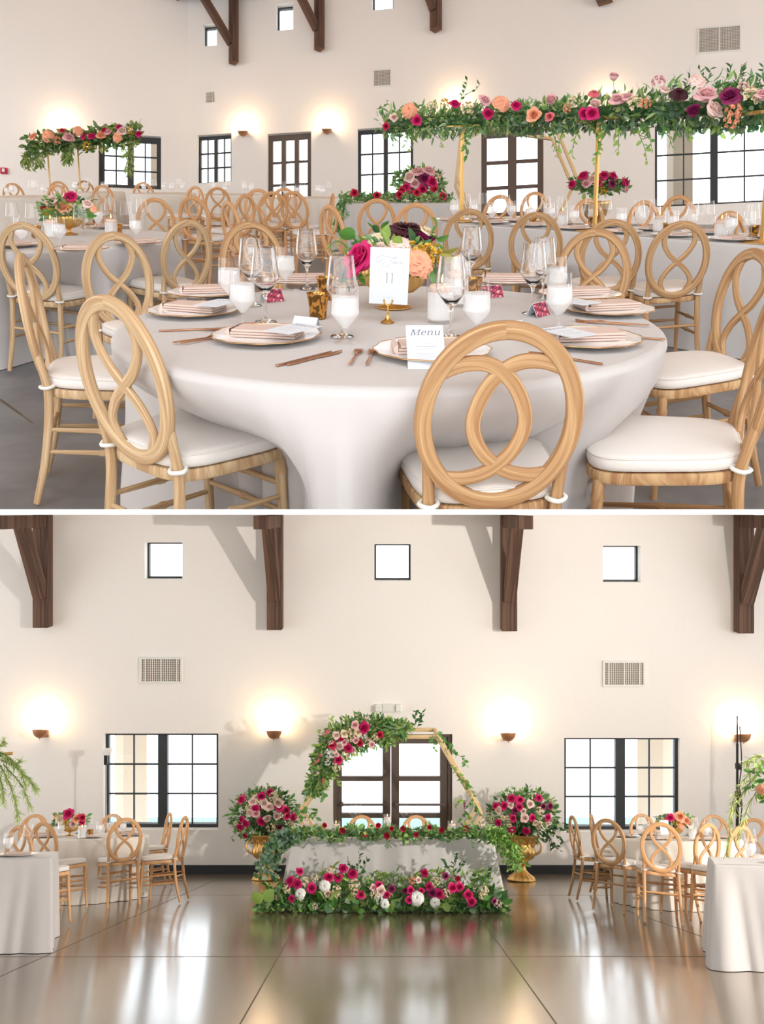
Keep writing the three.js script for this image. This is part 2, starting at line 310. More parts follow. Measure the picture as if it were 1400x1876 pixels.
// the long sides are open between their end piers, as tall doors onto the terraces
struct('wall_right', merge([box(0.3, 13.6, 9, 15.6, 6.7, -2.5, 0.01), box(0.3, 13.6, 1.5, 15.6, 6.7, -18, 0.01), box(0.3, 2.5, 10.5, 15.6, 12.2, -12.2, 0.01)]), M.plaster);
struct('wall_side', merge([box(0.3, 13.6, 9, -13.8, 6.7, -2.5, 0.01), box(0.3, 13.6, 1.5, -13.8, 6.7, -18.5, 0.01), box(0.3, 2.5, 10.8, -13.8, 12.2, -12.4, 0.01)]), M.plaster);
struct('wall_front', merge([box(10.5, 13.5, 0.3, -9.25, 6.8, 3.9, 0.01), box(10.5, 13.5, 0.3, 9.25, 6.8, 3.9, 0.01), box(8, 6, 0.3, 0, 10.55, 3.9, 0.01)]), M.plaster);   // behind the photographer, round the open doors
struct('wall_left', merge([box(0.25, 6.6, 2.5, -10.8, -3.3, -2.4, 0.01), box(0.25, 6.6, 1.6, -10.8, -3.3, -12.2, 0.01)]), M.plaster);
struct('wall_right', merge([box(0.25, 6.6, 2.5, 10.8, -3.3, -2.4, 0.01), box(0.25, 6.6, 1.6, 10.8, -3.3, -12.2, 0.01)]), M.plaster);

// ---------------------------------------------------------------- timbers
function bracket(pose, x, y0, top, out, w, yaw, label, tie = true, yb = 0.55) { const gap = 0.008 + w * 0.95 * Math.abs(Math.sin(yaw));
    // post on the wall, brace and tie beam
  const b = thing('timber_bracket', label, 'beam', 'dark timber roof brackets');
  pose(b); b.updateMatrix(); const p = V(x, 0, 0).applyMatrix4(b.matrix); b.position.copy(p); b.rotation.y += yaw;
  mesh('post', box(w, top - y0, w * 0.9, 0, (top + y0) / 2, w * 0.45 + gap, 0.012), M.timber, b);
  mesh('brace', beam(V(0, y0 + yb, w * 0.8 + gap), V(0, top - 0.05, out), w * 0.78, w * 0.78), M.timber, b);
  if (tie) mesh('tie_beam', box(w * 0.86, w * 0.8, out + 0.5, 0, top - w * 0.42, (out + 0.5) / 2 + w * 0.9 + gap, 0.012), M.timber, b);
  return b;
}
for (const [x, yb, l] of [[84, 1147, 'dark timber bracket at the far left of the lower wall, above the first sconce'], [506, 1151, 'dark timber bracket between the left and middle small square windows'], [930, 1153, 'dark timber bracket between the middle and right small square windows'], [1357, 1157, 'dark timber bracket at the far right edge of the lower wall']])
  bracket(poseLow, lx(x), ly(yb), -0.045, 0.92, 0.235, 0, l, true, 0.5);
for (const [x, yb, out, yaw, l, w] of [[445, 121, 1.9, -48, 'dark timber bracket nearest the upper room corner', 0.2], [600, 97, 1.7, -44, 'second dark timber bracket from the upper room corner', 0.2], [810, 63, 1.5, -35, 'dark timber bracket end over the left of the hanging garland', 0.22], [1112, 14, 1.2, -20, 'short dark timber post end at the top edge of the upper room', 0.32]]) {
  const [s, y] = WB.local(x, yb); bracket(WB.pose, s, y, topU - 0.02, out, w, R(yaw), l, false, 0.45);
}
{
  const s = new THREE.Shape(), pt = (x, y) => WB.local(x, y); let k = 0;
  for (const [x, y] of [[285, -45], [331, 17], [396, 2], [470, 9], [470, -45]]) { const p = pt(x, y); k++ ? s.lineTo(...p) : s.moveTo(...p); }
  const g = prism(s, 0.5, 0.01), m = mesh('roof_soffit', g, M.timber); WB.pose(m); m.position.z += 0.35; m.userData.kind = 'structure';
  const b = thing('ceiling_spotlight', 'small round lit spotlight in the timber soffit at the top', 'light'); const q = WB.local(330, 3); WB.pose(b); b.updateMatrix(); b.position.copy(V(q[0], q[1], 0.9).applyMatrix4(b.matrix));
  mesh('bulb', new THREE.SphereGeometry(0.06, 16, 12), M.glow, b); mesh('ring', new THREE.TorusGeometry(0.07, 0.016, 8, 24), M.brass, b);
}

// ---------------------------------------------------------------- wall fittings
function vent(pose, rect, label, dividers) {
  const [x0, x1, y0, y1] = rect, v = thing('air_vent', label, 'vent', 'wall air vents'); pose(v); v.updateMatrix();
  const cx = (x0 + x1) / 2, cy = (y0 + y1) / 2, w = x1 - x0, h = y1 - y0; v.position.copy(V(cx, cy, 0).applyMatrix4(v.matrix));
  const f = Math.min(0.035, w * 0.08);
  mesh('backing', box(w - f, h - f, 0.006, 0, 0, 0.005, 0.001), M.ventBack, v);
  mesh('frame', merge([box(w, f, 0.03, 0, h / 2 - f / 2, 0.016), box(w, f, 0.03, 0, -h / 2 + f / 2, 0.016), box(f, h - 2 * f, 0.03, -w / 2 + f / 2, 0, 0.016), box(f, h - 2 * f, 0.03, w / 2 - f / 2, 0, 0.016)]), M.white, v);
  for (const d of dividers) mesh('divider', box(0.02, h - 2 * f, 0.026, w * d, 0, 0.016), M.ventWhite, v);
  const bars = [], nx = Math.max(6, Math.round(w / 0.034)), ny = Math.max(5, Math.round(h / 0.034));
  for (let i = 1; i < nx; i++) bars.push(box(0.008, h - 2 * f, 0.012, -w / 2 + w * i / nx, 0, 0.014, 0.001));
  for (let i = 1; i < ny; i++) bars.push(box(w - 2 * f, 0.006, 0.008, 0, -h / 2 + h * i / ny, 0.012, 0.001));
  tag(mesh('grille', merge(bars), M.ventWhite, v), null, null, null, 'stuff');
}
vent(poseLow, lowRect(256, 335, 1203, 1252), 'rectangular white grille vent above the left divided window', [-0.36, 0, 0.36]);
vent(poseLow, lowRect(1104, 1182, 1210, 1258), 'rectangular white grille vent above the right divided window', [-0.36, 0, 0.36]);
vent(WB.pose, WB.rect(1278, 1358, 48, 97), 'large grey vent with a centre divider high over the garland end', [0]);
vent(WB.pose, WB.rect(683, 718, 127, 160), 'small grey vent left of the hanging flower garland', []);
vent(WB.pose, WB.rect(377, 395, 168, 190), 'tiny grey vent near the corner of the upper room', []);

function sconce(pose, x, y, size, label, power) {
  const s = thing('wall_sconce', label, 'wall lamp', 'copper bowl wall sconces'); pose(s); s.updateMatrix(); s.position.copy(V(x, y, 0).applyMatrix4(s.matrix)); const frame = s.position.y < 0 ? LO : UP; s.quaternion.premultiply(frame.q);
  const k = size, off = k * (s.position.y < 0 ? 1.5 : 1.15);
  const bowl = lathe([[0.001, -1], [0.3, -0.95], [0.62, -0.76], [0.85, -0.46], [0.97, -0.12], [1.0, 0], [0.95, 0], [0.9, -0.14], [0.78, -0.46], [0.5, -0.78], [0.001, -0.9]].map(([r, h]) => [r * k, h * k]), 28);
  mesh('bowl', bowl.translate(0, 0, off), M.copper, s);
  mesh('finial', lathe([[0.001, -1.16], [0.05, -1.13], [0.08, -1.07], [0.05, -1.0], [0.001, -0.98]].map(([r, h]) => [r * k, h * k]), 12).translate(0, 0, off), M.copper, s);
  const plate = mesh('wall_plate', box(k * 0.9, k * 0.9, 0.02, 0, 0, 0, 0.006), M.copper, s); plate.quaternion.copy(frame.q).invert(); plate.position.copy(V(0, -k * 0.35, 0.016).applyQuaternion(plate.quaternion));
  mesh('arm', rod(plate.position.clone(), V(0, -k * 0.3, off - k * 0.9), [[0, k * 0.1], [1, k * 0.1]], 8), M.copper, s);
  mesh('lamp_shade', lathe([[0.5, -0.3], [0.6, 0.1], [0.7, 0.6], [0.72, 1.0], [0.7, 1.0], [0.68, 0.6], [0.58, 0.12], [0.46, -0.28]].map(([r, h]) => [r * k, h * k]), 24).translate(0, 0, off), M.glow, s);
  const l = new THREE.PointLight(new THREE.Color().setRGB(1, 0.72, 0.42), power); l.position.set(0, k * 0.6, off); l.shadow.radius = 4; l.castShadow = true; s.add(l);
}
const SP = 0.95;
for (const [x, y, l] of [[83, 1339, 'copper bowl wall sconce left of the lower left window'], [505, 1341, 'copper bowl wall sconce between left window and floral arch'], [928, 1345, 'copper bowl wall sconce right of the floral arch'], [1352, 1347, 'copper bowl wall sconce over the black light stand']]) sconce(poseLow, lx(x), ly(y), 0.122, l, SP);
for (const [w, x, y, l] of [[WB, 448, 240, 'wall sconce between the corner window and the dark framed door'], [WB, 601, 236, 'bright wall sconce right of the dark framed door, over the chairs'], [WB, 836, 196, 'wall sconce glowing behind the left part of the garland'], [WB, 1113, 196, 'wall sconce glowing behind the middle of the garland'], [WL, 115, 236, 'wall sconce glowing above the small far-left garland']]) {
  const [s, yy] = w.local(x, y); sconce(w.pose, s, yy, 0.125, l, SP * 1.6);
}
{
  const e = thing('emergency_light', 'white twin-head emergency light box on the wall above the arch', 'light'); poseLow(e); e.position.x = lx(712); e.position.y = ly(1296);
  mesh('housing', box(0.2, 0.12, 0.07, 0, 0, 0.04, 0.01), M.white, e);
  for (const s of [-1, 1]) mesh('lamp_head', box(0.1, 0.11, 0.1, s * 0.155, 0.004, 0.06, 0.02), M.white, e);
  const a = thing('fire_alarm', 'small red fire alarm on the wall at far left edge', 'alarm'); const [s, y] = WL.local(8, 314); WL.pose(a); a.updateMatrix(); a.position.copy(V(s, y, 0).applyMatrix4(a.matrix));
  mesh('housing', box(0.16, 0.14, 0.06, 0, 0, 0.032, 0.012), M.red, a); mesh('strobe', box(0.06, 0.08, 0.03, 0, 0, 0.07, 0.01), M.white, a);
}
// outside
{
  const col = (x, z, w, y0, y1, turn, l) => { const c = thing('patio_column', l, 'column'); c.position.set(x, 0, z); c.rotation.y = R(turn); mesh('shaft', box(w, y1 - y0, w, 0, (y0 + y1) / 2, 0, 0.02), M.stucco, c); mesh('plinth', box(w * 1.15, 0.4, w * 1.15, 0, y0 + 0.2, 0, 0.02), M.stucco, c); };
  M.stucco = std({ color: '#b5a593', roughness: 0.9 });
  col((240 - CX) / F * 15.6, -15.6, 0.46, -8, -2.6, 38, 'cream patio column outside the lower left window');
  col((1200 - CX) / F * 15.6, -15.6, 0.5, -8, -2.6, -40, 'cream patio column outside the lower right window');
  struct('roof', merge([box(6, 0.25, 3.6, -5.2, -2.5, -15.0, 0.02), box(6, 0.25, 3.6, 5.4, -2.5, -15.0, 0.02)]), M.stucco);
  const c2 = WB.pose(new THREE.Group()); c2.updateMatrix(); const q = V(WB.local(1282, 300)[0] + 0.1, 0, -2.5).applyMatrix4(c2.matrix); col(q.x, q.z, 0.5, 5.6, 13, 0, 'cream patio column outside the upper right window');
  const w2 = WL.pose(new THREE.Group()); w2.updateMatrix(); const q2 = V(WL.local(252, 300)[0] + 0.1, 0, -2.5).applyMatrix4(w2.matrix); col(q2.x, q2.z, 0.36, 5.6, 13, 0, 'cream patio column outside the upper left window');
  struct('roof', merge([box(8, 0.25, 3.4, q.x + 1.2, 11.8, q.z + 0.3, 0.02), box(3.2, 0.25, 3.4, q2.x - 0.4, 11.8, q2.z + 0.4, 0.02)]), M.stucco);
  const rock = (x, y, z, w, h, l) => { const g = new THREE.IcosahedronGeometry(1, 4), p = g.attributes.position; for (let i = 0; i < p.count; i++) { const v = V(p.getX(i), p.getY(i), p.getZ(i)), k = 1 + 0.3 * perlin.noise(v.x * 1.6 + x, v.y * 1.6, v.z * 1.6); p.setXYZ(i, v.x * w * k, v.y * h * k, v.z * w * k); } g.computeVertexNormals(); const m = mesh('boulder', mergeVertices(g), M.rock); m.position.set(x, y, z); tag(m, l, 'rock'); };
  M.rock = std({ color: '#8fb0a8', roughness: 0.9 });
  rock(lx(378) * 1.9, ly(1545) * 1.9, -ZL * 1.9, 0.62, 0.65, 'grey boulder seen through the lower left window');
  struct('terrain', box(30, 2.4, 0.6, 0, ly(1507) * 2.6 - 1.2, -ZL * 2.6 - 0.3, 0.02), M.rock);
  const pl = thing('planter_box', 'grey planter box outside the lower right window', 'planter'); pl.position.set(lx(1106) * 1.2, ly(1545) * 1.18, -ZL * 1.2); mesh('box', box(0.42, 0.75, 0.4, 0, 0, 0, 0.02), M.rock, pl); mesh('rim', box(0.46, 0.06, 0.44, 0, 0.36, 0, 0.01), M.white, pl);
}

{
  const t = thing('studio_light', 'photographer strobe on a black tripod beside the camera', 'light');
  t.position.copy(strobeAt);
  mesh('lamp_head', new THREE.CylinderGeometry(0.07, 0.09, 0.22, 20).rotateX(Math.PI / 2).translate(0, 0, 0.14).rotateY(R(49)), M.black, t);
  mesh('lamp', new THREE.SphereGeometry(0.055, 16, 12), M.glow, t);
  mesh('pole', rod(V(0.1, -0.06, 0.09), V(0.1, -1.9, 0.09), [[0, 0.012], [1, 0.014]]), M.black, t);
  const l = new THREE.SpotLight(new THREE.Color().setRGB(1, 0.93, 0.86), strobePower, 0, R(52), 1); l.position.set(0, 0, 0); l.castShadow = true; l.shadow.radius = 5; t.add(l);
  l.target.position.set(-11.2, -1.4, -9.6); t.add(l.target);
}

// ---------------------------------------------------------------- chairs
const RA = 0.182, RB = 0.22;                                // half width and half height of the oval back
function spline(pts) { const c = new THREE.CatmullRomCurve3(pts.map(([x, y]) => V(x * RA, y * RB, 0)), false, 'centripetal'); return (t) => { const p = c.getPoint(Math.max(0, Math.min(1, t))); return [p.x, p.y]; }; }
const crossA = [[-0.4, 0.9], [-0.53, 0.55], [-0.32, 0.2], [0, -0.04], [0.34, -0.3], [0.52, -0.6], [0.38, -0.9]];
const crossB = [[-0.82, 0.56], [-0.52, 0.65], [-0.22, 0.65], [0, 0.555], [0.2, 0.36], [0.335, 0.06], [0.33, -0.14], [0.2, -0.38], [0, -0.55], [-0.2, -0.645], [-0.48, -0.69], [-0.73, -0.67]];
const chairGeo = {};
{
  const lean = (g) => g.rotateX(R(8)).translate(0, 0.69, 0.242);
  chairGeo.ring = lean(band((t) => [Math.sin(t * 2 * Math.PI) * RA, Math.cos(t * 2 * Math.PI) * RB], 72, 0.0215, 0.0145, true));
  for (const [k, pts] of [['A', crossA], ['B', crossB]]) for (const s of [1, -1]) chairGeo['strap' + k + s] = lean(band(spline(pts.map(([x, y]) => [x * s, y])), 40, k === 'A' ? 0.0155 : 0.0185, 0.0085 + (s > 0 ? 0.0008 : 0)));
  for (const s of [1, -1]) {
    chairGeo['post' + s] = tube([V(s * 0.175, 0, 0.275), V(s * 0.168, 0.2, 0.225), V(s * 0.163, 0.44, 0.198), V(s * 0.166, 0.54, 0.214), V(s * 0.172, 0.625, 0.232)], [0.0135, 0.0165, 0.0175, 0.0165, 0.013], 26, 10);
    chairGeo['leg' + s] = rod(V(s * 0.178, 0.432, -0.175), V(s * 0.192, 0, -0.2), [[0, 0.0001], [0, 0.018], [0.1, 0.018], [0.12, 0.021], [0.14, 0.021], [0.16, 0.0185], [0.6, 0.0165], [0.93, 0.0125], [0.94, 0.015], [0.97, 0.015], [1, 0.0125], [1, 0.0001]]);
    for (const [k, y] of [['lo', 0.2], ['hi', 0.29]]) chairGeo['side' + k + s] = rod(V(s * 0.183, y, -0.184), V(s * 0.168, y + 0.012, 0.212), [[0, 0.0085], [0.46, 0.011], [0.48, 0.0145], [0.52, 0.0145], [0.54, 0.011], [1, 0.0085]], 8);
    chairGeo['tie' + s] = tube([V(s * 0.163 - 0.024, 0.468, 0.2), V(s * 0.163, 0.472, 0.176), V(s * 0.163 + 0.024, 0.468, 0.2), V(s * 0.163, 0.466, 0.226)], 0.0065, 16, 6, true).scale(1, 1, 1);
  }
  for (const [k, y, z] of [['front', 0.235, -0.187], ['front2', 0.33, -0.182], ['back', 0.27, 0.212]]) chairGeo[k] = rod(V(-0.182, y, z), V(0.182, y, z), [[0, 0.0085], [0.46, 0.011], [0.48, 0.0145], [0.52, 0.0145], [0.54, 0.011], [1, 0.0085]], 8);
  const out = (f, n = 4.2) => { const c = Math.cos(f), s = Math.sin(f), p = (x) => Math.sign(x) * Math.pow(Math.abs(x), 2 / n), z = -0.215 * p(s) - 0.003, w = 0.2 + 0.022 * p(s); return [w * p(c), z]; };
  const pad = (prof, bulge) => grid(56, prof.length - 1, (u, v) => { const k = prof[Math.round(v * (prof.length - 1))], o = out(-u * 2 * Math.PI); return [o[0] * k[0], k[1] + (bulge ? bulge * (1 - k[0]) : 0), o[1] * k[0], u * 1.6, v * 0.3]; }, true);
  chairGeo.seat = pad([[0.001, 0.424], [0.98, 0.424], [1, 0.427], [1.005, 0.44], [1, 0.456], [0.98, 0.46], [0.001, 0.46]]);
  chairGeo.cushion = pad([[0.001, 0.462], [0.93, 0.462], [0.985, 0.466], [1.003, 0.478], [1.004, 0.49], [0.99, 0.502], [0.965, 0.509], [0.9, 0.513], [0.72, 0.519], [0.45, 0.523], [0.2, 0.525], [0.001, 0.5255]]);
  chairGeo.piping = (() => { const pts = []; for (let i = 0; i < 40; i++) { const o = out(i / 40 * 2 * Math.PI); pts.push(V(o[0] * 0.992, 0.503, o[1] * 0.992)); } return tube(pts, 0.0028, 80, 5, true); })();
}
function makeChair(kind, wood, name = 'dining_chair') {
  const c = new THREE.Group(); c.name = name;
  mesh('back_ring', chairGeo.ring, wood, c);
  for (const s of [1, -1]) mesh('back_strap', chairGeo['strap' + kind + s], wood, c);
  for (const s of [1, -1]) { mesh('leg', chairGeo['post' + s], wood, c); mesh('leg', chairGeo['leg' + s], wood, c); }
  for (const s of [1, -1]) for (const k of ['lo', 'hi']) mesh('stretcher', chairGeo['side' + k + s], wood, c);
  for (const k of ['front', 'front2', 'back']) mesh('stretcher', chairGeo[k], wood, c);
  mesh('seat_frame', chairGeo.seat, wood, c);
  const cu = mesh('seat_cushion', chairGeo.cushion, M.cushion, c); mesh('piping', chairGeo.piping, M.cushion, cu);
  for (const s of [1, -1]) mesh('cushion_tie', chairGeo['tie' + s], M.white, c);
  return c;
}
const chairKinds = { pale: makeChair('A', M.wood), warm: makeChair('A', M.woodWarm), far: makeChair('A', M.woodFar), lens: makeChair('B', M.woodWarm) };
function chair(frame, kind, pos, deg, label, group) {
  const c = chairKinds[kind].clone(); c.name = numbered('dining_chair'); tag(c, label, 'chair', group); scene.add(c);
  frame.put(c, pos, deg);
  return c;
}
// the chair whose oval back has its centre at px, py; deg 0 shows its back to us, and it faces the point `to` on the floor when that is given
function chairAt(frame, kind, px, py, to, label, group, offset = 0, clear = null) {     // clear: [centre, radius] that the back stays outside of
  const back = frame.at(px, py, 0.69); let [a, b] = frame.flat(back);
  for (const [c, r] of clear ?? []) { const x = a - c[0], y = b - c[1], d = Math.hypot(x, y); if (d < r) { a = c[0] + x * r / d; b = c[1] + y * r / d; } }
  let deg = typeof to === 'number' ? to : 0;
  if (Array.isArray(to)) deg = Math.atan2(-(to[0] - a), to[1] - b) * 180 / Math.PI + offset;
  const f = 0.245;                                          // the back stands behind the middle of the seat
  return chair(frame, kind, frame.plane(a - Math.sin(R(deg)) * f, b + Math.cos(R(deg)) * f), deg, label, group);
}

// ---------------------------------------------------------------- tables under cloths
function foldNoise(seedN, terms) { const t = terms.map(([n, a]) => [n, a, Math.abs(Math.sin(seedN * 12.9 + n * 78.2)) * 6.28]); return (f) => t.reduce((x, [n, a, p]) => x + a * Math.sin(n * f + p + 0.6 * Math.sin(3 * f + p)), 0); }
function roundCloth(Rt, H, sd, flare = 0.02, fold = 0.035, chairs = []) {        // chairs: [angle, distance the seat front keeps from the middle]
  const f = foldNoise(sd, [[9, 0.35], [14, 0.6], [22, 0.5], [5, 0.25]]), er = 0.025;
  const rows = [[0.001, 0], [0.5, 0], [0.85, 0], [0.96, 0]];
  return grid(240, 30, (u, v) => {
    const i = Math.round(v * 30), a = -u * 2 * Math.PI; let r, y;
    if (i < 4) { r = (Rt - er) * rows[i][0] / 0.96 ; y = H; }
    else if (i < 9) { const k = (i - 4) / 4 * Math.PI / 2; r = Rt - er + er * Math.sin(k); y = H - er * (1 - Math.cos(k)); }
    else {
      const t = (i - 8) / 22, g = f(a), k = Math.pow(t, 0.85); r = Rt + k * (flare + fold * g) + 0.006 * Math.sin(t * 9 + a * 2) * t;
      const q = Math.min(1, t / 0.5), ease = q * q * (3 - 2 * q);
      for (const [ca, cd, wide = 0] of chairs) { let d = Math.abs(a - ca) % 6.2832; if (d > Math.PI) d = 6.2832 - d; const half = Math.asin(0.225 / Rt) + wide, w = d < half ? 1 : Math.max(0, 1 - (d - half) / (0.2 + wide)), lim = cd / Math.cos(Math.min(d, half)) - 0.012 + fold * 0.25 * (g - 1); if (r > lim) r += (lim - r) * (w * w * (3 - 2 * w)) * ease; }
      r += Math.pow(t, 0.7) * fold * (0.26 * Math.sin(27 * a + 1.4 * Math.sin(5 * a) + sd) + 0.14 * Math.sin(46 * a + 2 * Math.sin(7 * a)));
      y = H - er - t * (H - er - 0.004);
    }
    return [Math.cos(a) * r, y, Math.sin(a) * r, Math.cos(a) * r + (H - y) * Math.cos(a), Math.sin(a) * r + (H - y) * Math.sin(a)];
  }, true);
}
// chairs drawn up to a round table push its cloth in; the table must stand unturned
function pushes(frame, centre, chairs, rim = 1) {
  return chairs.map((c) => { const [a, b] = frame.flat(c.position), x = a - centre[0], z = -(b - centre[1]), d = Math.hypot(x, z), [fa, fb] = frame.flat(V(0, 0, -0.225).applyQuaternion(c.quaternion).add(c.position)), fx = fa - centre[0], fz = -(fb - centre[1]); return [Math.atan2(z, x), Math.max(0.5 * rim, Math.min(d - 0.05, Math.hypot(fx, fz)))]; });
}
function rectCloth(W, Dp, H, sd, flare = 0.06, fold = 0.022) {
  const f = foldNoise(sd, [[13, 0.4], [23, 0.7], [37, 0.5], [53, 0.3]]), per = 2 * (W + Dp), rc = 0.03;
  const at = (s) => {                                       // a point and its outward normal on the outline, s metres round it
    s = ((s % per) + per) % per; const sides = [[W, -W / 2, -Dp / 2, 1, 0], [Dp, W / 2, -Dp / 2, 0, 1], [W, W / 2, Dp / 2, -1, 0], [Dp, -W / 2, Dp / 2, 0, -1]];
    for (const [L, x, z, dx, dz] of sides) { if (s <= L) { const e = Math.min(s, L - s), k = Math.max(0, 1 - e / 0.16), side = s < L / 2 ? -1 : 1; let nx = dz, nz = -dx; nx += dx * side * k; nz += dz * side * k; const l = Math.hypot(nx, nz); return [x + dx * s, z + dz * s, nx / l, nz / l, k]; } s -= L; }
    return [-W / 2, -Dp / 2, -0.7, -0.7, 1];
  };
  const N = 300;
  return grid(N, 21, (u, v) => {
    const i = Math.round(v * 21), [x, z, nx, nz, k] = at(-u * per + 1e-4);
    if (i === 0) return [0, H, 0, 0, 0];
    if (i === 1) return [x * 0.97, H, z * 0.97, x, z];
    const er = 0.02;
    if (i < 6) { const q = (i - 2) / 3 * Math.PI / 2, o = -er + er * Math.sin(q), y = H - er * (1 - Math.cos(q)); return [x + nx * o, y, z + nz * o, x, z + (H - y)]; }
    const t = (i - 5) / 16, g = f(u * 2 * Math.PI), o = Math.pow(t, 0.9) * (flare + fold * g + k * 0.1), y = H - er - t * (H - er - 0.004);
    return [x + nx * o, y, z + nz * o, (Math.abs(nx) > Math.abs(nz) ? z : x), H - y];
  }, true);
}
function table(frame, pos, deg, cloth, mat, label, top, rolled = false) {
  const t = thing('banquet_table', label, 'table');
  mesh('tablecloth', cloth, mat, t); if (top) mesh('tabletop', top, M.wood, t);
  frame.put(t, pos, deg, rolled);
  return t;
}
const discTop = (r, h) => new THREE.CylinderGeometry(r - 0.05, r - 0.05, 0.025, 40).translate(0, h - 0.017, 0);

// ---------------------------------------------------------------- table ware
const ware = {};
{
  const wine = [[0.0365, 0.001], [0.034, 0.004], [0.016, 0.008], [0.006, 0.016], [0.0042, 0.04], [0.0042, 0.075], [0.0065, 0.088], [0.02, 0.104], [0.036, 0.126], [0.0455, 0.14], [0.0472, 0.147], [0.0455, 0.16], [0.0405, 0.2], [0.0355, 0.24]];
  const walled = (p, from) => lathe([[0.0005, 0.0], ...p, ...p.slice(from).reverse().map(([r, y], i) => [r - 0.0011, i ? y : y]), [0.0005, p[from][1] + 0.003]], 32);
  ware.wine = lathe(wine, 28); ware.wineWall = walled(wine, 7);
  const goblet = [[0.034, 0.001], [0.032, 0.004], [0.014, 0.008], [0.006, 0.016], [0.005, 0.03], [0.007, 0.042], [0.022, 0.06], [0.0385, 0.082], [0.042, 0.09], [0.0418, 0.098], [0.0398, 0.13], [0.0368, 0.178]];
  ware.goblet = lathe(goblet, 28); ware.gobletWall = walled(goblet, 6);
  ware.water = lathe([[0.0005, 0.047], [0.007, 0.046], [0.021, 0.0615], [0.0372, 0.083], [0.0405, 0.0905], [0.0403, 0.098], [0.0385, 0.13], [0.038, 0.138], [0.0005, 0.138]], 28);
  ware.cylinder = lathe([[0.0005, 0.004], [0.043, 0.002], [0.0455, 0.006], [0.0455, 0.15]], 32);
  ware.cylWater = lathe([[0.0005, 0.009], [0.043, 0.009], [0.0438, 0.016], [0.0438, 0.1], [0.0005, 0.1]], 28);
  ware.floatWax = lathe([[0.0005, 0.088], [0.022, 0.09], [0.034, 0.102], [0.038, 0.116], [0.035, 0.122], [0.0005, 0.12]], 24);
  ware.wick = new THREE.CylinderGeometry(0.001, 0.001, 0.012, 6).translate(0, 0.127, 0);
  ware.flame = lathe([[0.0004, 0.128], [0.004, 0.133], [0.0048, 0.139], [0.003, 0.147], [0.0003, 0.157]], 10);
  ware.votive = lathe([[0.0005, 0.0], [0.026, 0.0], [0.0285, 0.003], [0.031, 0.03], [0.034, 0.06], [0.038, 0.082], [0.0395, 0.085], [0.037, 0.083], [0.031, 0.05], [0.027, 0.012], [0.0005, 0.01]], 28);
  ware.votiveWax = lathe([[0.0005, 0.011], [0.026, 0.011], [0.029, 0.045], [0.0005, 0.043]], 20);
  const wav = (r, k) => (g) => { const p = g.attributes.position; for (let i = 0; i < p.count; i++) { const x = p.getX(i), z = p.getZ(i), q = Math.hypot(x, z), a = Math.atan2(z, x); if (q > r) { const s = 1 + k * Math.cos(a * 12) * (q - r) / 0.05; p.setX(i, x * s); p.setZ(i, z * s); } } g.computeVertexNormals(); return g; };
  ware.plate = wav(0.11, 0.018)(lathe([[0.0005, 0.004], [0.06, 0.003], [0.1, 0.003], [0.108, 0.006], [0.125, 0.011], [0.158, 0.016], [0.163, 0.018], [0.16, 0.0195], [0.126, 0.0145], [0.108, 0.009], [0.09, 0.007], [0.0005, 0.007]], 96));
  ware.plateRim = wav(0.11, 0.018)(new THREE.TorusGeometry(0.162, 0.0022, 6, 96).rotateX(Math.PI / 2).translate(0, 0.019, 0));
  const nk = []; for (let i = 0; i < 3; i++) nk.push(box(0.21 - i * 0.006, 0.0075, 0.1, 0.003 * i, 0.012 + i * 0.0085, 0.002 * i, 0.0035));
  nk.push(new THREE.CylinderGeometry(0.0125, 0.0125, 0.1, 14, 1, false, Math.PI, Math.PI).rotateX(Math.PI / 2).translate(-0.1, 0.0205, 0));
  ware.napkin = merge(nk);
  const bend = (g, f) => { const p = g.attributes.position; for (let i = 0; i < p.count; i++) p.setZ(i, p.getZ(i) + f(p.getY(i))); g.computeVertexNormals(); return g.rotateX(-Math.PI / 2); };   // length along -z on the table
  const fork = new THREE.Shape(); fork.moveTo(-0.0045, -0.1); fork.quadraticCurveTo(0, -0.106, 0.0045, -0.1); fork.lineTo(0.0026, 0.02); fork.quadraticCurveTo(0.004, 0.038, 0.0115, 0.048);
  fork.lineTo(0.0115, 0.096); fork.lineTo(0.0088, 0.096); fork.lineTo(0.0084, 0.058); fork.lineTo(0.0056, 0.058); fork.lineTo(0.0052, 0.097); fork.lineTo(0.0022, 0.097); fork.lineTo(0.0018, 0.058); fork.lineTo(-0.0018, 0.058); fork.lineTo(-0.0022, 0.097); fork.lineTo(-0.0052, 0.097); fork.lineTo(-0.0056, 0.058); fork.lineTo(-0.0084, 0.058); fork.lineTo(-0.0088, 0.096); fork.lineTo(-0.0115, 0.096); fork.lineTo(-0.0115, 0.048);
  fork.quadraticCurveTo(-0.004, 0.038, -0.0026, 0.02); fork.closePath();
  ware.fork = bend(prism(fork, 0.0022, 0.0006), (y) => (y > 0.02 ? 0.006 * Math.sin((y - 0.02) / 0.08 * 3.1) : 0.004 * Math.max(0, -y - 0.06) / 0.04));
  const knife = new THREE.Shape(); knife.moveTo(-0.005, -0.11); knife.quadraticCurveTo(0, -0.116, 0.005, -0.11); knife.lineTo(0.0042, 0.005); knife.quadraticCurveTo(0.011, 0.02, 0.01, 0.07); knife.quadraticCurveTo(0.008, 0.1, -0.004, 0.112); knife.lineTo(-0.0045, 0); knife.closePath();
  ware.knife = prism(knife, 0.0022, 0.0007).rotateX(-Math.PI / 2);
  const bowl = new THREE.Shape(); bowl.absellipse(0, 0.078, 0.019, 0.028, 0, 6.283);
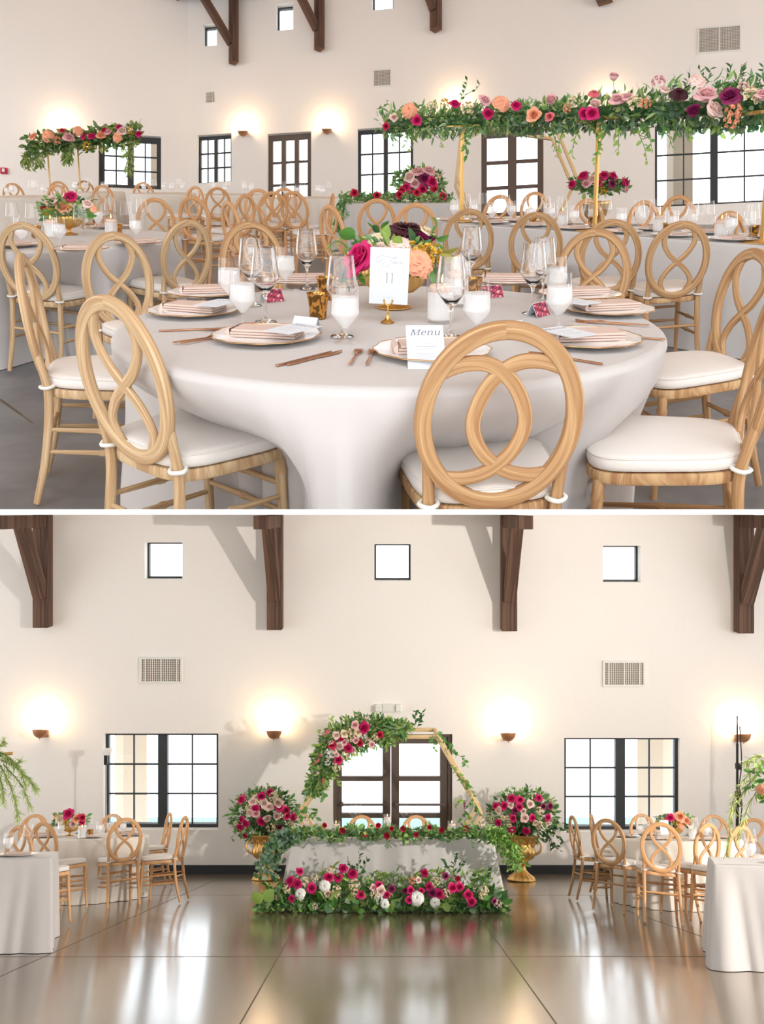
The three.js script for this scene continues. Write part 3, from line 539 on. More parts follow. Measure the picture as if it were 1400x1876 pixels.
  const spoonHandle = new THREE.Shape(); spoonHandle.moveTo(-0.0045, -0.1); spoonHandle.quadraticCurveTo(0, -0.106, 0.0045, -0.1); spoonHandle.lineTo(0.0024, 0.055); spoonHandle.lineTo(-0.0024, 0.055); spoonHandle.closePath();
  ware.spoon = bend(merge([prism(bowl, 0.002, 0.0006), prism(spoonHandle, 0.0022, 0.0006)]), (y) => (y > 0.05 ? -0.006 * Math.sin((y - 0.05) / 0.055 * 3.1) + 0.003 : 0.003));
  ware.tent = (() => { const g = [], w = 0.088, h = 0.052, a = 0.5; for (const s of [1, -1]) { const b = box(w, h, 0.0012, 0, h / 2, 0, 0.0004); b.rotateX(-s * a); b.translate(0, 0, s * Math.sin(a) * h); g.push(b); } return merge(g); })();
}
function script(text, w, h, opt = {}) {                     // ink on paper: a small printed card face
  const c = document.createElement('canvas'); c.width = w; c.height = h; const x = c.getContext('2d');
  x.fillStyle = opt.paper ?? '#dfe2e8'; x.fillRect(0, 0, w, h); opt.draw(x, w, h);
  const t = new THREE.CanvasTexture(c); t.colorSpace = THREE.SRGBColorSpace; return std({ map: t, roughness: 0.75 });
}
const menuFace = script('', 256, 420, { draw: (x, w, h) => {
  x.fillStyle = '#6d7180'; x.font = 'italic 78px serif'; x.textAlign = 'center'; x.fillText('Menu', w / 2, 96);
  x.strokeStyle = '#6d7180'; x.lineWidth = 3; x.beginPath(); x.moveTo(60, 104); x.bezierCurveTo(20, 120, 28, 40, 76, 44); x.stroke();
  x.font = '15px serif'; x.fillStyle = '#8a8d97'; for (const [y, l] of [[180, 120], [204, 150], [228, 96], [276, 130], [300, 150], [324, 88]]) x.fillRect(w / 2 - l / 2, y, l, 3);
} });
const numberFace = script('', 320, 448, { paper: '#dbdfe3', draw: (x, w, h) => {
  x.strokeStyle = '#9a9da2'; x.lineWidth = 2.5; x.beginPath(); x.moveTo(170, 76); x.bezierCurveTo(130, 60, 50, 58, 52, 96); x.bezierCurveTo(54, 126, 104, 112, 98, 84); x.moveTo(214, 74); x.bezierCurveTo(150, 88, 176, 140, 128, 148); x.bezierCurveTo(88, 152, 96, 112, 140, 116); x.moveTo(160, 70); x.bezierCurveTo(180, 90, 206, 62, 232, 78); x.stroke();
  x.fillStyle = '#94979c'; x.font = '21px serif'; x.fillText('ABLE NO.', 182, 122);
  x.fillStyle = '#6f7278'; x.fillRect(140, 196, 5, 84); x.fillRect(182, 196, 5, 84); x.fillRect(132, 202, 10, 3); x.fillRect(174, 202, 10, 3);
  x.font = '22px serif'; x.textAlign = 'center'; x.fillText('♥  ♥', 160, 356); x.fillStyle = '#c2c5c9'; x.fillRect(118, 392, 84, 2);
} });
const floralFace = script('', 128, 80, { paper: '#a33a4d', draw: (x, w, h) => { for (let i = 0; i < 40; i++) { x.fillStyle = ['#c8627a', '#7d1f35', '#e0a0a8', '#5b2a4a'][i % 4]; x.beginPath(); x.ellipse((i * 53) % w, (i * 37) % h, 5 + (i % 4) * 2, 3 + (i % 3) * 2, i, 0, 6.3); x.fill(); } } });

function wineGlass(frame, p, label, group, fine) { const g = thing('wine_glass', label, 'glass', group); mesh('bowl', fine ? ware.wineWall : ware.wine, fine ? M.crystal : M.glass, g); frame.put(g, p, 0); return g; }
function waterGoblet(frame, p, label, group, fine) { const g = thing('water_goblet', label, 'glass', group); mesh('bowl', ware.goblet, M.glass, g); mesh('water', ware.water, M.water, g); frame.put(g, p, 0); return g; }
function floatingCandle(frame, p, label, group, s = 1) { const g = thing('floating_candle', label, 'candle', group); mesh('glass_cylinder', ware.cylinder, M.glass, g); mesh('water', ware.cylWater, M.water, g); const c = mesh('candle', ware.floatWax, M.wax, g); mesh('wick', ware.wick, M.black, c); mesh('flame', ware.flame, M.flame, c); frame.put(g, p, 0); g.scale.setScalar(s); return g; }
const fromLeft = (ps) => ps.map((p, i) => [p.x / -p.z, i]).sort((u, v) => u[0] - v[0]).reduce((o, [, i], k) => { o[i] = ['first', 'second', 'third', 'fourth', 'fifth', 'sixth', 'seventh', 'eighth'][k]; return o; }, []);   // each point's place counted from the left
function votive(frame, p, label, group) { const g = thing('votive_candle', label, 'candle', group); mesh('holder', ware.votive, M.mercury, g); mesh('candle', ware.votiveWax, M.wax, g); frame.put(g, p, 0); return g; }

// ---------------------------------------------------------------- flowers and leaves
function petal(w, len, cup, curl, a, r0, tilt, y0 = 0) {    // one petal standing round the flower's axis at angle a
  return grid(4, 4, (u, v) => {
    const x = (u - 0.5) * 2, prof = Math.sin(Math.min(1, v * 0.85 + 0.15) * Math.PI * 0.62) * (1 - 0.25 * Math.pow(v, 6));
    const h = v * len, lean = tilt * v + curl * v * v * v, px = x * w * prof, out = r0 + Math.sin(lean) * h - cup * x * x * (0.4 + v), y = y0 + Math.cos(lean) * h - 0.12 * len * x * x * v;
    return [Math.cos(a) * out - Math.sin(a) * px, y, Math.sin(a) * out + Math.cos(a) * px];
  });
}
function bloom(kind, s) {                                   // flowers of radius about 1 that open along +y
  seed = 100 + s * 17; const g = [];
  if (kind === 'rose' || kind === 'ranunculus') {
    const tight = kind === 'ranunculus', N = tight ? 30 : 24;
    for (let i = 0; i < N; i++) { const t = i / N, a = i * 2.4 + rr(-0.2, 0.2); g.push(petal(0.3 + 0.5 * t, 0.62 + 0.22 * t + (tight ? 0.04 : 0.0), 0.1 + 0.22 * t, (tight ? 0.25 : 0.75) * t * t, a, 0.05 + 0.33 * t, (tight ? 0.25 : 0.12) * t + 0.4 * t * t * (tight ? 0.5 : 1), 0.1 - 0.2 * t)); }
    g.push(new THREE.SphereGeometry(0.62, 12, 6, 0, 6.3, 1.5, 1.7).translate(0, 0.25, 0));
  } else if (kind === 'dahlia') {
    for (let k = 0; k < 5; k++) { const n = 8 + k * 3; for (let i = 0; i < n; i++) g.push(petal(0.16, 0.5 + k * 0.13, 0.08, 0.15, i / n * 6.283 + k * 0.3, 0.05, 0.2 + k * 0.3, 0.25 - k * 0.05)); }
  } else if (kind === 'carnation') {
    for (let i = 0; i < 34; i++) { const t = i / 34, a = i * 2.4, q = petal(0.3 + 0.2 * t, 0.6 + 0.2 * t, 0.1, 0.7, a, 0.05 + 0.1 * t, 0.15 + 1.0 * t, 0.15 - 0.1 * t), p = q.attributes.position; for (let k = 0; k < p.count; k++) { const x = p.getX(k), y = p.getY(k), z = p.getZ(k), e = Math.hypot(x, z); p.setXYZ(k, x + 0.07 * e * Math.sin(17 * z + i), y + 0.08 * e * Math.sin(19 * x + i * 2), z + 0.07 * e * Math.sin(15 * x + i)); } q.computeVertexNormals(); g.push(q); }
  } else if (kind === 'hydrangea') {
    for (let i = 0; i < 60; i++) { const y = 1 - 1.35 * (i + 0.5) / 60, r = Math.sqrt(1 - y * y), a = i * 2.4, n = V(Math.cos(a) * r, y, Math.sin(a) * r), q = new THREE.Quaternion().setFromUnitVectors(V(0, 1, 0), n), k = []; for (let j = 0; j < 4; j++) k.push(petal(0.11, 0.19, 0.02, 0.2, j * 1.571 + i, 0.01, 1.25, 0)); const m = merge(k); m.scale(1.15, 1.15, 1.15); m.applyQuaternion(q); m.translate(n.x * 0.85, n.y * 0.85, n.z * 0.85); g.push(m); }
  } else if (kind === 'cluster') {                          // a spray of small round buds
    for (let i = 0; i < 11; i++) { const y = 1 - 1.2 * (i + 0.5) / 11, r = Math.sqrt(Math.max(0, 1 - y * y)), a = i * 2.4, k = []; for (let j = 0; j < 9; j++) k.push(petal(0.17, 0.3, 0.12, 0.3, j * 2.4, 0.03 + 0.012 * j, 0.1 + 0.06 * j, -0.1)); const m = merge(k); m.applyQuaternion(new THREE.Quaternion().setFromUnitVectors(V(0, 1, 0), V(Math.cos(a) * r * 0.6, Math.max(0.15, y), Math.sin(a) * r * 0.6).normalize())); m.translate(Math.cos(a) * r * 0.72, y * 0.6, Math.sin(a) * r * 0.72); g.push(m); }
  } else if (kind === 'spike') {                            // a plume of tiny buds
    for (let i = 0; i < 46; i++) { const t = i / 46, a = i * 2.4, m = new THREE.IcosahedronGeometry(0.13 * (1.15 - t), 0); m.translate(Math.cos(a) * 0.24 * (1 - t), t * 2.6 - 0.6, Math.sin(a) * 0.24 * (1 - t)); g.push(m); }
  }
  return merge(g);
}
const blooms = {};
for (const k of ['rose', 'ranunculus', 'carnation', 'dahlia', 'hydrangea', 'cluster', 'spike']) blooms[k] = [bloom(k, 1), bloom(k, 2)];
function leafShape(w, bend, fold, round = 1) {              // a leaf of length 1 along +y, facing +z
  return grid(4, 6, (u, v) => { const x = (u - 0.5) * 2, hw = w * Math.pow(Math.sin(Math.PI * Math.pow(v, 0.8 * round)), 0.85) + 0.004; return [x * hw, v - 0.1 * bend * v * v, fold * Math.abs(x) * hw - bend * v * v * 0.4]; });
}
const leaves = { oval: leafShape(0.24, 0.5, 0.35), wide: leafShape(0.34, 0.35, 0.25), narrow: leafShape(0.13, 0.5, 0.3), round: leafShape(0.42, 0.3, 0.15, 1.1), needle: leafShape(0.05, 0.3, 0.1) };
const greens = ['#6da052', '#88b262', '#588a4c', '#a6c272', '#9cb492', '#78a668', '#b8cc80', '#638c5c'].map((c) => new THREE.Color(c));
const yAxis = V(0, 1, 0);
function aim(dir, spin) { return new THREE.Quaternion().setFromUnitVectors(yAxis, dir.clone().normalize()).multiply(new THREE.Quaternion().setFromAxisAngle(yAxis, spin)); }
// n small leaves nobody could count; at(i) gives [point, direction] in the thing's own space
function foliage(parent, n, shape, size, at, tint = greens) {
  const m = new THREE.InstancedMesh(leaves[shape], M.leafDark, n), x = new THREE.Matrix4(), c = new THREE.Color();
  for (let i = 0; i < n; i++) { const [p, d] = at(i), s = size * rr(0.65, 1.3); x.compose(p, aim(d, rr(0, 6.28)), V(s, s, s)); m.setMatrixAt(i, x); c.copy(tint[Math.floor(rnd() * tint.length)]).multiplyScalar(rr(0.8, 1.2)); m.setColorAt(i, c); }
  m.name = 'foliage'; m.userData.kind = 'stuff'; m.castShadow = m.receiveShadow = true; parent.add(m); return m;
}
const leafMats = ['green', 'deep', 'light', 'sage', 'green', 'light'].map((k) => M['leaf_' + k]);
function leaf(parent, shape, p, dir, size, mat) { const m = mesh('leaf', leaves[shape], mat ?? leafMats[Math.floor(rnd() * leafMats.length)], parent); m.position.copy(p); m.quaternion.copy(aim(dir, rr(0, 6.28))); m.scale.setScalar(size); return m; }
function flower(parent, kind, mat, p, dir, r) { const m = mesh(kind === 'cluster' ? 'flower_spray' : kind === 'spike' ? 'flower_plume' : kind, blooms[kind][Math.floor(rnd() * 2)], M[mat], parent); m.position.copy(p); m.quaternion.copy(aim(dir, rr(0, 6.28))); m.scale.setScalar(r); return m; }
// a trailing stem with a leaf either side, each leaf its own piece
function vine(parent, pts, shape, size, n, mat) {
  const c = new THREE.CatmullRomCurve3(pts), s = mesh('vine', tube(pts, [0.0035, 0.0015], 16, 5), M.stem, parent);
  for (let i = 0; i < n; i++) { const t = (i + 0.8) / n, p = c.getPoint(t), d = c.getTangent(t), side = V(rr(-1, 1), rr(-0.3, 0.3), rr(-0.2, 1)).normalize().multiplyScalar(i % 2 ? 1 : -1); leaf(s, shape, p, d.multiplyScalar(0.7).add(side), size * rr(0.75, 1.2), mat); }
  return s;
}
function sprigFoliage(parent, stems, perStem, shape, size, tint) {          // many twigs with leaves, as one mass
  foliage(parent, stems.length * perStem, shape, size, (i) => { const c = stems[Math.floor(i / perStem)], k = (i % perStem + 0.6) / perStem, p = c.getPoint(k), d = c.getTangent(k).add(V(rr(-1, 1), rr(-1, 1), rr(-1, 1)).multiplyScalar(0.8)); return [p, d]; }, tint);
}
const seen = (px, py, z) => V((px - CX) / F * z, (CY - py) / F * z, -z);      // the point at depth z that is seen at px, py
function flowerList(parent, list, at, facing, k = 1) {       // list of [px, py, kind, colour, radius in metres]
  parent.updateMatrixWorld(true); const inv = parent.matrixWorld.clone().invert(), qi = parent.quaternion.clone().invert();
  for (const [px, py, kind, mat, r] of list) { const p = at(px, py).applyMatrix4(inv), d = facing(px, py).applyQuaternion(qi); flower(parent, kind, mat, p, d.add(V(rr(-0.25, 0.25), rr(-0.2, 0.25), rr(-0.15, 0.15))), r * k * rr(0.95, 1.1)); }
}

// ================================================================ UPPER ROOM
// ---------------------------------------------------------------- table eleven, in front
const tablePos = UP.base(712, 589, 0.76), TC = UP.flat(tablePos);
const TOP = 0.762;
const T = (px, py, lift = 0) => UP.at(px, py, TOP + lift);
const aroundTable = (p) => { const [a, b] = UP.flat(p); return Math.atan2(-(TC[0] - a), TC[1] - b) * 180 / Math.PI; };
{
  const G = 'dining chairs round the front table';
  const list = [
    ['pale', 247, 700, -38, 'pale wood oval-back chair at front left, back turned to us, crossed back straps'],
    ['lens', 886, 744, 4, 'oval-back chair at front centre whose back straps overlap in a pointed lens shape'],
    ['pale', 40, 592, -74, 'pale wood chair seen almost edge-on at the left side of the front table'],
    ['pale', 201, 520, -128, 'pale wood chair behind the front left chair, turned towards the table'],
    ['warm', 455, 482, 205, 'wood oval-back chair on the far left side of the front table, behind wine glasses'],
    ['warm', 1100, 506, 152, 'wood oval-back chair on the far right side of the front table'],
    ['warm', 1388, 578, 98, 'wood oval-back chair at the right edge, facing the front table, second from front'],
    ['warm', 1424, 698, 72, 'nearest chair at the right edge with its cushioned seat towards us']];
  const made = list.map(([k, x, y, to, l]) => chairAt(UP, k, x, y, to, l, G, 0, [[TC, 0.965]]));
  const t = table(UP, tablePos, 0, roundCloth(0.9, 0.76, 3.2, 0.02, 0.085, pushes(UP, TC, [made[0], made[1], made[7]], 1.05).map(([a, d], i) => [a + (i ? 0 : -0.1), d, i ? 0.02 : 0.16])), M.cloth, 'large round table in front under a floor-length ivory cloth, set for dinner', discTop(0.9, 0.76));
  for (const o of [...made, t]) endAtSlab(o, SLAB_TOP);
}
// place settings: [plate px, py, napkin turn, menu turn (null: none)]
const settings = [
  [489, 622, -12, -35, 'front left'], [357, 575, -22, -24, 'left'], [382, 541, 10, null, 'back left'], [552, 519, 4, null, 'far'], [792, 650, 4, 2, 'front centre'], [1072, 628, 8, 32, 'front right'], [1112, 572, 14, 40, 'right'], [928, 519, -8, null, 'far right'], [1062, 545, 14, null, 'back right']];
for (const [x, y, nt, mt, where] of settings) {
  const p = thing('charger_plate', 'scalloped white charger plate with gold edge at the ' + where + ' place of the front table', 'plate', 'charger plates on the front table');
  mesh('dish', ware.plate, M.china, p); mesh('rim', ware.plateRim, M.goldRim, p); UP.put(p, T(x, y), 0, false);
  const n = mesh('napkin', ware.napkin, M.napkin); tag(n, 'folded blush napkin lying on the ' + where + ' plate of the front table', 'napkin', 'folded napkins on the front table'); UP.put(n, T(x, y - 3), nt, false);
  if (mt !== null) {
    const m = thing('menu_card', 'printed white menu card tucked on the ' + where + ' napkin', 'menu', 'menu cards on the front table');
    const face = mesh('card', box(0.1, 0.002, 0.15, 0, 0, 0, 0.0005), M.card, m), print = new THREE.PlaneGeometry(0.098, 0.148).rotateX(-Math.PI / 2).translate(0, 0.0014, 0); mesh('print', print, menuFace, m);
    UP.put(m, T(x + (where === 'front left' ? 48 : where === 'left' ? 42 : where === 'right' ? -58 : where === 'front right' ? -34 : -12), y - (where.startsWith('front c') ? 14 : 20), 0.042), mt, false);
    if (where.startsWith('front c')) m.quaternion.multiply(new THREE.Quaternion().setFromAxisAngle(V(1, 0, 0), R(38)));
  }
}
const cut = (geo, name, px, py, deg, label) => { const m = mesh(name, geo, M.roseGold); tag(m, label, name === 'table_knife' ? 'knife' : name === 'table_spoon' ? 'spoon' : 'fork', 'rose gold cutlery on the front table'); UP.put(m, T(px, py, 0.0016), deg, false); return m; };
for (const [k, x, y, d, l] of [
  ['fork', 651, 654, -6, 'rose gold fork, left of the pair by the front centre plate'], ['fork', 679, 654, -4, 'rose gold fork, right of the pair by the front centre plate'],
  ['knife', 560, 657, -38, 'rose gold knife, upper of the pair right of the front left plate'], ['knife', 580, 655, -38, 'rose gold knife, lower of the pair right of the front left plate'],
  ['fork', 370, 621, -42, 'rose gold fork, upper of the pair left of the front left plate'], ['fork', 385, 622, -44, 'rose gold fork, lower of the pair left of the front left plate'],
  ['knife', 358, 604, -78, 'rose gold knife along the near side of the left plate'], ['knife', 335, 551, 68, 'rose gold knife beside the back left plate'], ['fork', 425, 600, -48, 'rose gold fork with its tines by the water goblet, at the left'],
  ['fork', 1130, 594, 66, 'rose gold fork, between the two right-hand plates'], ['spoon', 1112, 592, 62, 'rose gold spoon between the two right-hand plates'], ['knife', 1148, 617, 66, 'rose gold knife at the table edge by the front right plate'], ['knife', 1035, 656, 48, 'rose gold knife partly behind the front centre chair back'], ['knife', 470, 533, 70, 'rose gold knife near the far left wine glasses']])
  cut(ware[k], 'table_' + k, x, y, d, l);
for (const [x, y, l] of [[487, 590, 'tall wine glass at left, right of the pair behind the water goblet'], [462, 560, 'tall wine glass at left, standing behind the water goblet'], [627, 617, 'tall wine glass just left of the table number card'], [563, 530, 'tall wine glass at the back, left of the flowers'], [826, 618, 'tall wine glass right of the floating candle'], [863, 522, 'tall wine glass behind the front centre chair, right of the flowers'], [975, 574, 'front wine glass of the right-hand pair'], [994, 558, 'rear wine glass of the right-hand pair']]) wineGlass(UP, T(x, y), l, 'wine glasses on the front table', true);
for (const [x, y, l] of [[446, 599, 'goblet of iced water in front of the left wine glasses'], [633, 630, 'goblet of iced water nearest the front, left of the number card'], [422, 563, 'goblet of water at far left, behind the left plate'], [523, 533, 'goblet of water between the left and back wine glasses'], [873, 622, 'goblet of water directly behind the front centre chair back'], [843, 548, 'goblet of water right of the flower bowl, mostly hidden'], [1023, 604, 'goblet of iced water in front of the right-hand pair of wine glasses'], [1017, 560, 'goblet of water behind the right-hand pair of wine glasses']]) waterGoblet(UP, T(x, y), l, 'water goblets on the front table', true);
floatingCandle(UP, T(807, 590), 'floating candle in a glass cylinder right of the number card', 'candles on the front table');
floatingCandle(UP, T(836, 560), 'floating candle in a glass cylinder behind the wine glass', 'candles on the front table');
votive(UP, T(583, 583), 'gold mottled votive cup left of the number card, nearest to us', 'gold votives on the front table');
votive(UP, T(598, 548), 'gold mottled votive cup behind the front one, partly hidden', 'gold votives on the front table');
votive(UP, T(866, 550), 'gold votive cup at the right of the flowers', 'gold votives on the front table');
{
  const c = thing('table_number', 'white table number card reading eleven in a small gold stand', 'sign');
  mesh('stand', merge([lathe([[0.0005, 0.0], [0.023, 0.0], [0.0235, 0.003], [0.012, 0.009], [0.006, 0.02], [0.0035, 0.026], [0.0032, 0.06], [0.0005, 0.062]], 20), tube([V(-0.014, 0.076, 0.004), V(-0.012, 0.066, 0.004), V(0, 0.056, 0.004), V(0.012, 0.066, 0.004), V(0.014, 0.076, 0.004)], 0.0026, 14, 6)]), M.brass, c);
  const card = mesh('card', box(0.128, 0.179, 0.002, 0, 0.15, 0, 0.0008), M.card, c), pr = new THREE.PlaneGeometry(0.127, 0.178); pr.translate(0, 0.15, 0.0013); mesh('print', pr, numberFace, card);
  UP.put(c, T(710, 591), -4, false); c.quaternion.multiply(new THREE.Quaternion().setFromAxisAngle(V(0, 0, 1), R(-2)));
}
for (const [x, y, d, f, l] of [[562, 607, -28, 0, 'folded white place card beside the front left plate'], [900, 544, 20, 1, 'red floral place card right of the flowers'], [985, 578, 50, 1, 'red floral place card by the right-hand wine glasses'], [498, 552, 40, 1, 'floral place card behind the left wine glasses'], [930, 615, 10, 0, 'white tent place card seen through the centre chair back']]) {
  const t = thing('place_card', l, 'place card', 'place cards on the front table'); mesh('card', ware.tent, M.card, t);
  if (f) { const g = new THREE.PlaneGeometry(0.086, 0.05); g.translate(0, 0.026, 0); g.rotateX(-0.5); g.translate(0, 0, Math.sin(0.5) * 0.052 + 0.001); mesh('print', g, floralFace, t); }
  UP.put(t, T(x, y), d, false);
}
// flower bowl
function compote(frame, p, label, r) {
  const c = thing('flower_bowl', label, 'flowers', 'gold bowl centrepieces');
  const g = lathe([[0.0005, 0], [0.5, 0], [0.55, 0.02], [0.54, 0.06], [0.2, 0.12], [0.13, 0.2], [0.13, 0.34], [0.2, 0.42], [0.62, 0.52], [0.9, 0.75], [1, 1.05], [0.98, 1.22], [0.92, 1.22], [0.9, 1.06], [0.8, 0.8], [0.0005, 0.6]].map(([a, b]) => [a * r, b * r]), 80), q = g.attributes.position;
  for (let i = 0; i < q.count; i++) if (q.getY(i) > 0.5 * r) { const a = Math.atan2(q.getZ(i), q.getX(i)), k = 1 + 0.035 * Math.cos(a * 20); q.setX(i, q.getX(i) * k); q.setZ(i, q.getZ(i) * k); }
  g.computeVertexNormals(); mesh('bowl', g, M.gold, c); frame.put(c, p, 0, false); return c;
}
const up3 = (x, y, z) => V(x, y, z);
{
  seed = 21;
  const c = compote(UP, T(722, 564), 'gold bowl of magenta, peach and burgundy flowers on the front table', 0.115), z = 3.0;
  const fl = [[667, 478, 'rose', 'magenta', 0.07], [764, 484, 'carnation', 'peach', 0.062], [732, 456, 'carnation', 'blush', 0.058], [738, 434, 'dahlia', 'burgundy', 0.066], [772, 443, 'ranunculus', 'plum', 0.048], [695, 462, 'rose', 'blush', 0.04], [690, 440, 'carnation', 'cream', 0.036], [754, 428, 'dahlia', 'burgundy', 0.05], [760, 462, 'cluster', 'yellow', 0.05], [790, 466, 'cluster', 'yellow', 0.05], [780, 430, 'rose', 'cream', 0.034], [710, 445, 'cluster', 'cream', 0.035], [775, 470, 'cluster', 'yellow', 0.045]];
  flowerList(c, fl, (x, y) => seen(x, y, z - (y > 470 ? 0.17 : y > 450 ? 0.13 : 0.04)), (x, y) => V((x - 725) * 0.012, (480 - y) * 0.016 + 0.35, 0.9));
  c.updateMatrixWorld(true); const inv = c.matrixWorld.clone().invert(), P = (x, y, d) => seen(x, y, z - d).applyMatrix4(inv);
  foliage(c, 260, 'oval', 0.036, () => { const a = rr(0, 6.28), h = rr(0.11, 0.24), r = rr(0.03, 0.15); return [V(Math.cos(a) * r, h, Math.sin(a) * r * 0.8), V(Math.cos(a), rr(0.1, 1), Math.sin(a))]; });
  for (const [x, y, dx, dy, s, sh, m, d] of [[652, 434, -1, 0.35, 0.075, 'wide', 'green', 0.1], [676, 440, -0.8, 0.2, 0.05, 'oval', 'light', 0.1], [712, 450, -0.3, 1, 0.062, 'wide', 'light', 0.15], [705, 438, 0.2, 1, 0.055, 'wide', 'light', 0.14], [722, 452, 0.5, 0.8, 0.055, 'wide', 'light', 0.15], [696, 426, -0.6, 0.6, 0.05, 'oval', 'deep', 0.08], [688, 418, -0.9, 0.5, 0.04, 'narrow', 'green', 0.06], [700, 420, 0.5, 0.8, 0.05, 'oval', 'green', 0.05], [716, 414, 0.9, -0.4, 0.05, 'oval', 'green', 0.05], [757, 445, -0.2, 1, 0.06, 'oval', 'deep', 0.12], [772, 424, -0.8, 0.3, 0.055, 'oval', 'green', 0.06], [790, 432, 0.2, 1, 0.05, 'oval', 'green', 0.06], [785, 446, -0.7, 0.4, 0.045, 'oval', 'green', 0.1], [800, 440, 1, 0.3, 0.05, 'oval', 'green', 0.08], [795, 447, 0.8, -0.4, 0.045, 'oval', 'green', 0.08], [805, 460, 1, 0.1, 0.075, 'wide', 'olive', 0.12], [800, 474, 1, -0.15, 0.07, 'wide', 'olive', 0.14], [780, 490, 0.6, -0.9, 0.07, 'wide', 'green', 0.16], [652, 492, -0.5, -0.8, 0.05, 'oval', 'light', 0.14], [640, 490, -0.4, -1, 0.06, 'oval', 'deep', 0.12], [660, 500, 0.3, -1, 0.05, 'oval', 'green', 0.15], [680, 500, -0.8, -0.5, 0.05, 'oval', 'light', 0.16]])
    leaf(c, sh, P(x, y, d), V(dx, dy, 0.45), s, M['leaf_' + m]);
  vine(c, [P(668, 462, 0.08), P(648, 452, 0.1), P(634, 462, 0.1), P(630, 476, 0.1)], 'narrow', 0.034, 9, M.leaf_green);
  vine(c, [P(640, 456, 0.08), P(620, 442, 0.08), P(608, 446, 0.08), P(604, 462, 0.08)], 'narrow', 0.036, 8, M.leaf_light);
  vine(c, [P(640, 484, 0.12), P(634, 500, 0.14), P(634, 520, 0.14)], 'oval', 0.045, 4, M.leaf_deep);
  vine(c, [P(782, 440, 0.06), P(796, 420, 0.06), P(802, 408, 0.06)], 'oval', 0.034, 5, M.leaf_green);
}

// ---------------------------------------------------------------- the table behind, at left
const T2 = UP.base(92, 436, 0.76), T2C = UP.flat(T2);
const c2a = chairAt(UP, 'pale', 333, 468, 50, 'pale wood oval-back chair right of the left table, next to the wine glasses', 'chairs round the left table', 0, [[T2C, 0.95]]);
const c2b = chairAt(UP, 'pale', 56, 473, -8, 'pale wood oval-back chair in front of the left table at the picture edge', 'chairs round the left table', 0, [[T2C, 0.97]]);
table(UP, T2, 0, roundCloth(0.915, 0.76, 5.1, 0.01, 0.06, pushes(UP, T2C, [c2a, c2b])), M.cloth, 'round table at left behind the front table, pale cloth to the floor', discTop(0.915, 0.76));
const T2p = (px, py) => UP.at(px, py, TOP);
{
  seed = 33;
  const p = T2p(128, 430), c = compote(UP, p, 'gold bowl of flowers with broad leaves on the left table behind', 0.11), z = -p.z;
  flowerList(c, [[131, 364, 'rose', 'magenta', 0.055], [96, 372, 'rose', 'blush', 0.06], [116, 384, 'rose', 'peach', 0.055], [82, 382, 'ranunculus', 'red', 0.035], [160, 376, 'rose', 'blush', 0.04], [88, 388, 'cluster', 'yellow', 0.04], [130, 376, 'cluster', 'yellow', 0.04], [172, 384, 'carnation', 'peach', 0.035]], (x, y) => seen(x, y, z - 0.14), (x, y) => V((x - 125) * 0.01, 0.5, 0.8));
  foliage(c, 240, 'oval', 0.055, () => { const a = rr(0, 6.28), h = rr(0.1, 0.25), r = rr(0.03, 0.19); return [V(Math.cos(a) * r, h, Math.sin(a) * r * 0.8), V(Math.cos(a), rr(0, 0.8), Math.sin(a))]; });
  c.updateMatrixWorld(true); const inv = c.matrixWorld.clone().invert(), P = (x, y) => seen(x, y, z - 0.12).applyMatrix4(inv);
  for (const [x, y, dx, dy, s, m] of [[116, 374, -0.3, 1, 0.11, 'green'], [172, 386, 0.8, 0.5, 0.09, 'light'], [160, 392, 1, -0.3, 0.09, 'green'], [90, 390, -1, -0.2, 0.07, 'light'], [150, 374, 0.4, 0.9, 0.06, 'deep'], [78, 376, -1, 0.4, 0.05, 'green']]) leaf(c, 'wide', P(x, y), V(dx, dy, 0.3), s, M['leaf_' + m]);
}
for (const [x, y, l] of [[62, 440, 'wine glass on the left table, left of its flowers'], [26, 436, 'wine glass at the far left edge of the left table'], [150, 444, 'wine glass in front of the flower bowl on the left table'], [234, 432, 'wine glass on the left table, left of the pale chair'], [262, 424, 'wine glass at the right end of the left table'], [204, 420, 'wine glass behind the gold votive on the left table']]) wineGlass(UP, T2p(x, y), l, 'glasses on the left table');
for (const [x, y, l] of [[40, 452, 'water goblet at the near edge of the left table'], [250, 443, 'water goblet at the right end of the left table'], [180, 420, 'water goblet right of the left table flowers'], [110, 452, 'water goblet near the front of the left table']]) waterGoblet(UP, T2p(x, y), l, 'glasses on the left table');
floatingCandle(UP, T2p(94, 436), 'floating candle left of the bowl on the left table', 'glasses on the left table');
floatingCandle(UP, T2p(205, 434), 'floating candle right of the bowl on the left table', 'glasses on the left table');
votive(UP, T2p(66, 436), 'gold votive at the left of the left table', 'votives on the left table'); votive(UP, T2p(216, 433), 'gold votive at the right of the left table', 'votives on the left table');
for (const [x, y, d, l] of [[28, 452, -30, 'near left'], [256, 448, 40, 'right'], [150, 460, 5, 'near right'], [200, 418, 20, 'far right']]) {
  const p = thing('charger_plate', 'white charger plate at the ' + l + ' of the left table', 'plate', 'plates on the left table'); mesh('dish', ware.plate, M.china, p); mesh('rim', ware.plateRim, M.goldRim, p); UP.put(p, T2p(x, y), 0, false);
  const n = mesh('napkin', ware.napkin, M.napkin); tag(n, 'blush napkin on the ' + l + ' plate of the left table', 'napkin', 'napkins on the left table'); UP.put(n, T2p(x, y - 1), d, false);
}

